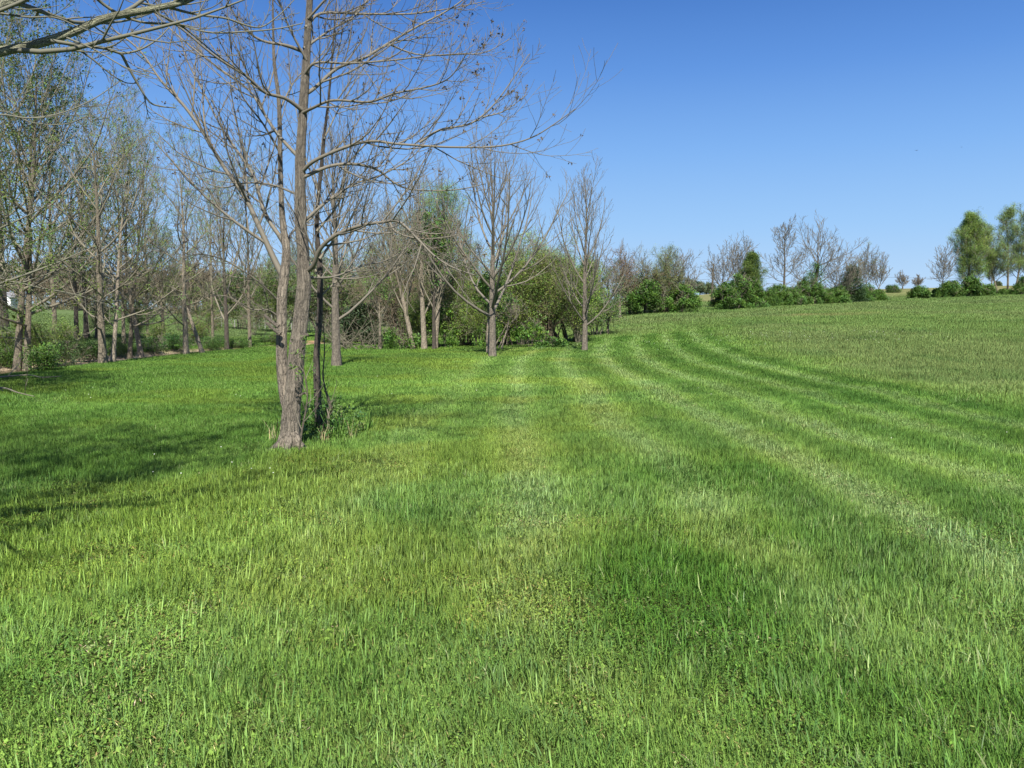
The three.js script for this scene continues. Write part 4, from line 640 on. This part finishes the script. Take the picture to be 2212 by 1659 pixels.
// ---------------------------------------------------------------- far right of the hill
[[1983, 644, 622, 18, 'rounded bush standing alone in the second gap'], [2050, 641, 606, 22, 'dark bush at the foot of the small bare tree on the hill'], [2090, 641, 596, 20, 'green bush under the tall leafing tree on the hill'], [2128, 640, 618, 20, 'green bush between the two leafing trees on the hill'], [2205, 638, 596, 18, 'dark green bush at the edge of view past the many-stemmed tree'], [2020, 642, 626, 9, 'small dark bush beside the lone rounded one'], [2165, 640, 627, 16, 'low weedy bush under the many-stemmed tree']].forEach(([x, y, t, w, label], k) => shrub({ seed: 800 + k, base: [x, y], top: t, w: w * 1.25, d: 112 + k, col: [0.075, 0.155, 0.02], dp: 0.8, label, lobes: 34, per: 20, lobe: 0.25, round: 1.8, size: 0.32, nst: 4 }));
tree({ ...far, seed: 820, base: [2031, 643], top: 530, d: 114, tr: 0.15, limbs: 14, bark: M.dark, label: 'small bare tree beside the tall leafing tree on the hill' });
tree({ ...far, name: 'leafy_tree', seed: 821, base: [2086, 642], top: 478, d: 116, tr: 0.2, trunkTo: 0.97, first: 0.1, ang: [46, 14], len: [0.38, 0.22], limbs: 48, label: 'tall egg-shaped tree in light green leaf on the hill', leaf: { ...lf(0.6, [0.2, 0.3, 0.06], 0.36), set: spray, per: 2 }, profile: (g) => 0.2 + 1.0 * Math.sin(Math.PI * (0.2 + g * 0.72)) });
tree({ ...far, seed: 822, base: [2136, 641], top: 540, d: 118, tr: 0.12, trunkTo: 0.9, first: 0.3, ang: [40, 12], len: [0.26, 0.16], limbs: 16, label: 'thin half-leafed tree between the two leafing trees on the hill', leaf: lf(0.25, [0.15, 0.19, 0.07], 0.22) });
tree({ ...far, name: 'leafy_tree', seed: 823, base: [2176, 640], top: 468, d: 118, tr: 0.16, trunkTo: 0.95, first: 0.2, ang: [56, 16], len: [0.3, 0.2], limbs: 40, label: 'many-stemmed airy green tree on the hill at the edge of view', stems: [[-1.6, 0, -2.4, 0, 0.72], [-0.3, 0, -0.4, 0, 1], [0.5, 0.3, 1.3, 0, 0.97], [1.4, 0, 3.0, 0, 0.88]], leaf: { ...lf(0.5, [0.2, 0.29, 0.075], 0.34), set: spray, per: 2 } });
[[1945, 614, 588, 150], [1978, 616, 597, 158]].forEach(([x, y, t, d], k) => { const p = stand(x, d); tree({ ...far, seed: 830 + k, base: [x, HY + ((EYE - p.y) / d) * FPX], top: t, d, tr: 0.14, trunkTo: 0.35, first: 0.3, len: [0.6, 0.6], limbs: 14, label: ['distant bare tree with a rounded crown in the second gap', 'smaller distant bare tree beside the rounded one'][k] }); });
shrub({ seed: 835, base: [1924, 634], top: 618, w: 14, d: 140, col: [0.075, 0.14, 0.03], label: 'low distant green bush in the second gap', lobes: 20, per: 14, size: 0.35, nst: 4 });
[[1510, 610, 170, 0], [1488, 606, 165, 1], [1530, 614, 175, 1], [2150, 612, 190, 1]].forEach(([x, t, d, k]) => { const p = stand(x, d); tree({ ...far, seed: 840 + x, base: [x, HY + ((EYE - p.y) / d) * FPX], top: t, d, tr: 0.16, trunkTo: 0.35, first: 0.25, len: [0.6, 0.6], limbs: 14, label: 'hazy distant tree seen through the ' + (x > 2000 ? 'stems of the two leafing trees on the hill' : ['middle of the gap by the pole', 'gap beside the fan-shaped tree', 'gap right at the pole'][x === 1510 ? 0 : x === 1488 ? 1 : 2]), leaf: lf(0.4, [0.1, 0.14, 0.06], 0.4) }); });

// ---------------------------------------------------------------- utility pole, fence, shed, bird
{
  const d = 125, b = at(1537, 650, d); b.y = landH(b.x, -d); const top = at(1539.5, 570, d).y - b.y, T = thing('utility_pole', 'tall dark utility pole standing in the gap between the bush clumps', 'utility pole', b), mb = new MB(); mb.tube([V(0, -0.3, 0), V(0.1, top * 0.5, 0), V(0.2, top, 0)], [0.17, 0.15, 0.12], 10); part(T, 'pole', mb.geo(), M.dark);
  for (const dy of [0.3, 2.2]) for (const s of [-1, 1]) { const m = new MB(), pts = []; for (let k = 0; k <= 12; k++) { const t = k / 12; pts.push(V(0.2 + s * t * 45, top - dy - 4 * t * (1 - t * 0.6) * 0.8 , -t * 12)); } m.tube(pts, pts.map(() => 0.016), 4); part(T, 'wire', m.geo(), M.dark); }
}
{
  const R = rngOf(900), b = at(575, 708, 100); b.y = landH(b.x, b.z); const T = thing('wire_fence', 'fence of thin pale posts behind the far lawn', 'fence', b);
  const pm = new THREE.MeshStandardMaterial({ color: new THREE.Color().setRGB(0.24, 0.24, 0.22), roughness: 0.8 }), pos = [];
  for (let k = 0; k < 17; k++) { const x = (k - 8) * 0.62 * 1.2, z = 0.4 * Math.sin(k), y = landH(b.x + x, b.z + z) - b.y, mb = new MB(), h = 1.7 + 0.5 * R(); mb.tube([V(x, y - 0.1, z), V(x + 0.05 * (R() - 0.5), y + h, z)], [0.055, 0.045], 6); part(T, 'post', mb.geo(), pm); pos.push(V(x, y, z)); }
  for (const h of [0.5, 1.0, 1.5]) { const mb = new MB(); mb.tube(pos.map((p) => V(p.x, p.y + h, p.z + 0.06)), pos.map(() => 0.012), 4); part(T, 'wire', mb.geo(), pm); }
}
{
  const d = 170, b = at(18, 665, d); b.y = landH(b.x, -d) - 0.1; const T = thing('white_shed', 'small white shed far off behind the creek trees', 'shed', b), w = new THREE.MeshStandardMaterial({ color: new THREE.Color().setRGB(0.75, 0.75, 0.75), roughness: 0.7 }), sh = new THREE.Shape([new THREE.Vector2(-2, 0), new THREE.Vector2(2, 0), new THREE.Vector2(2, 2.2), new THREE.Vector2(0, 3.2), new THREE.Vector2(-2, 2.2)]);
  part(T, 'wall', new THREE.ExtrudeGeometry(sh, { depth: 5, bevelEnabled: false }).translate(0, 0, -2.5), w);
  for (const s of [-1, 1]) { const g = new THREE.BoxGeometry(2.5, 0.08, 5.5); g.rotateZ(-s * Math.atan2(1, 2)); g.translate(s * 1.06, 2.76, 0); part(T, 'roof', g, new THREE.MeshStandardMaterial({ color: new THREE.Color().setRGB(0.4, 0.4, 0.42), roughness: 0.5, metalness: 0.3 })); }
  part(T, 'door', new THREE.BoxGeometry(1.6, 1.9, 0.06).translate(0, 0.95, 2.53), new THREE.MeshStandardMaterial({ color: new THREE.Color().setRGB(0.3, 0.3, 0.3), roughness: 0.8 }));
}
[[1980, 325, 120, 'dark bird flying high over the hilltop row'], [2077, 318, 190, 'farther dark bird, a speck over the hill']].forEach(([x, y, d, label], k) => {
  const b = at(x, y, d), T = thing('bird', label, 'bird', b), m = new THREE.MeshStandardMaterial({ color: new THREE.Color().setRGB(0.03, 0.028, 0.026), roughness: 0.8 }), mb = new MB();
  mb.tube([V(-0.13, 0, 0), V(-0.07, 0.005, 0), V(0, 0, 0), V(0.07, 0.01, 0), V(0.1, 0.015, 0), V(0.135, 0.012, 0)], [0.004, 0.02, 0.035, 0.028, 0.024, 0.002], 8);
  for (const s of [-1, 1]) { const a = mb.p.length / 3, W = [[0.06, 0.01, 0], [-0.05, 0.01, 0], [0.05, 0.05, s * 0.14], [-0.05, 0.05, s * 0.13], [-0.02, 0.02, s * 0.27]]; for (const [i, j, q] of W) { mb.p.push(i, j, q); mb.n.push(0, 1, 0); mb.u.push(0, 0); } for (const [i, j, q] of W) { mb.p.push(i, j - 0.008, q); mb.n.push(0, -1, 0); mb.u.push(0, 0); } for (const o of [0, 5]) mb.i.push(a + o, a + 1 + o, a + 2 + o, a + 1 + o, a + 3 + o, a + 2 + o, a + 2 + o, a + 3 + o, a + 4 + o); }
  const a = mb.p.length / 3; for (const [i, j, q] of [[-0.1, 0, 0.012], [-0.1, 0, -0.012], [-0.19, 0.004, 0.03], [-0.19, 0.004, -0.03]]) { mb.p.push(i, j, q); mb.n.push(0, 1, 0); mb.u.push(0, 0); } mb.i.push(a, a + 1, a + 2, a + 1, a + 3, a + 2);
  part(T, 'body', mb.geo(), m); T.rotation.y = 0.7 + k;
});
// fallen branches in the shade at the edge of the creek bank
[[[[-30, 822], [20, 818], [60, 816], [95, 820], [133, 817]], 'long dead branch lying in the shaded grass by the creek bank'], [[[-20, 842], [10, 846], [40, 858], [75, 868]], 'shorter dead branch in the grass below the long one']].forEach(([list, label], k) => {
  const R = rngOf(950 + k), g = list.map(([x, y]) => { const p = ground(x, y + 6); p.y += 0.1 + 0.06 * R(); return p; }), b = g[2].clone(), T = thing('fallen_branch', label, 'branch', b); handLimb(T, g.map((p) => p.sub(b)), 0.03, 0.008, R, { ...NEAR, rmin: 0.005, kids: [4, 3, 0] }, M.greyTwig, null, 0.5);
});

// ---------------------------------------------------------------- far woods
{
  const R = rngOf(970), g = thing('far_woods', 'hazy woods closing off the field beyond the creek', 'woods', V(0, 0, 0), undefined, 'stuff'), mb = new MB(), ends = []; grow(mb, V(0, 0, 0), V(0, 1, 0), 0.9, 0.02, 0, R, { ...SP, rmin: 0.006, depth: 4, kids: [14, 8, 5, 0], from: [0.15, 0.1, 0.1, 0.1], ang: [50, 44, 40], ratio: [0.55, 0.45, 0.45], trop: [0.1, 0.12, 0.08, 0.05], wander: [0.05, 0.14, 0.16, 0.15] }, ends);
  const at2 = []; for (let k = 0; k < 210; k++) { const a = -0.66 + 0.72 * R(), d = 150 + 70 * R() + (a > -0.15 ? 0 : 20), x = Math.tan(a) * d; if (x > -3) continue; at2.push([x, d, 7 + 5 * R()]); }
  const im = new THREE.InstancedMesh(mb.geo(), M.brownTwig, at2.length), m4 = new THREE.Matrix4(), pts = []; at2.forEach(([x, d, h], k) => { const y = landH(x, -d); m4.compose(V(x, y, -d), new THREE.Quaternion().setFromEuler(new THREE.Euler(0, R() * 6, 0)), V(h * 1.1, h, h * 1.1)); im.setMatrixAt(k, m4); for (let q = 0; q < 24; q++) { const e = ends[Math.floor(R() * ends.length)][0]; pts.push(V(x + e.x * h * 1.1, y + e.y * h * 0.95, -d + e.z * h * 1.1)); } for (let q = 0; q < 40; q++) pts.push(V(x + (R() - 0.5) * 9, y + R() * R() * 4.5, -d + (R() - 0.5) * 6)); });
  im.name = 'trees'; im.userData.kind = 'stuff'; g.add(im); foliage(g, pts, 0.8, [0.17, 0.17, 0.09], R, clumpFine, 0.4);
}
// pale seed heads and small flowers in the grass
{
  const R = rngOf(980), g = thing('white_flowers', 'scattered white clover and seed heads in the grass', 'flowers', V(0, 0, 0), undefined, 'stuff'), pts = [];
  const cl = [[ground(1650, 735), 5, 90], [ground(1500, 735), 4, 70], [ground(600, 850), 3, 10], [ground(520, 820), 2.5, 9], [ground(330, 1010), 1.2, 8], [ground(2000, 880), 5, 12]]; for (const [c, r, n] of cl) for (let k = 0; k < n; k++) { const a = R() * 6.283, q = Math.sqrt(R()) * r, x = c.x + Math.cos(a) * q * 1.6, z = c.z + Math.sin(a) * q; pts.push(V(x, landH(x, z) + 0.07 + 0.12 * R() * meadow(x, -z), z)); }
  const im = new THREE.InstancedMesh(new THREE.IcosahedronGeometry(1, 1), new THREE.MeshStandardMaterial({ color: new THREE.Color().setRGB(0.75, 0.74, 0.7), roughness: 0.9 }), pts.length), m4 = new THREE.Matrix4(); pts.forEach((p, k) => { const s = 0.0045 + 0.0002 * -p.z; m4.makeScale(s, s * 0.8, s).setPosition(p); im.setMatrixAt(k, m4); }); im.name = 'flower'; im.userData.kind = 'stuff'; g.add(im);
}
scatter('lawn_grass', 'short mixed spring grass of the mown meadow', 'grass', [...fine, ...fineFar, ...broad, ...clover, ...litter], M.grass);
scatter('meadow_grass', 'longer olive-green grass of the unmown field on the hill', 'grass', [...tallG, ...tallFar], M.grass);
renderer.render(scene, camera);
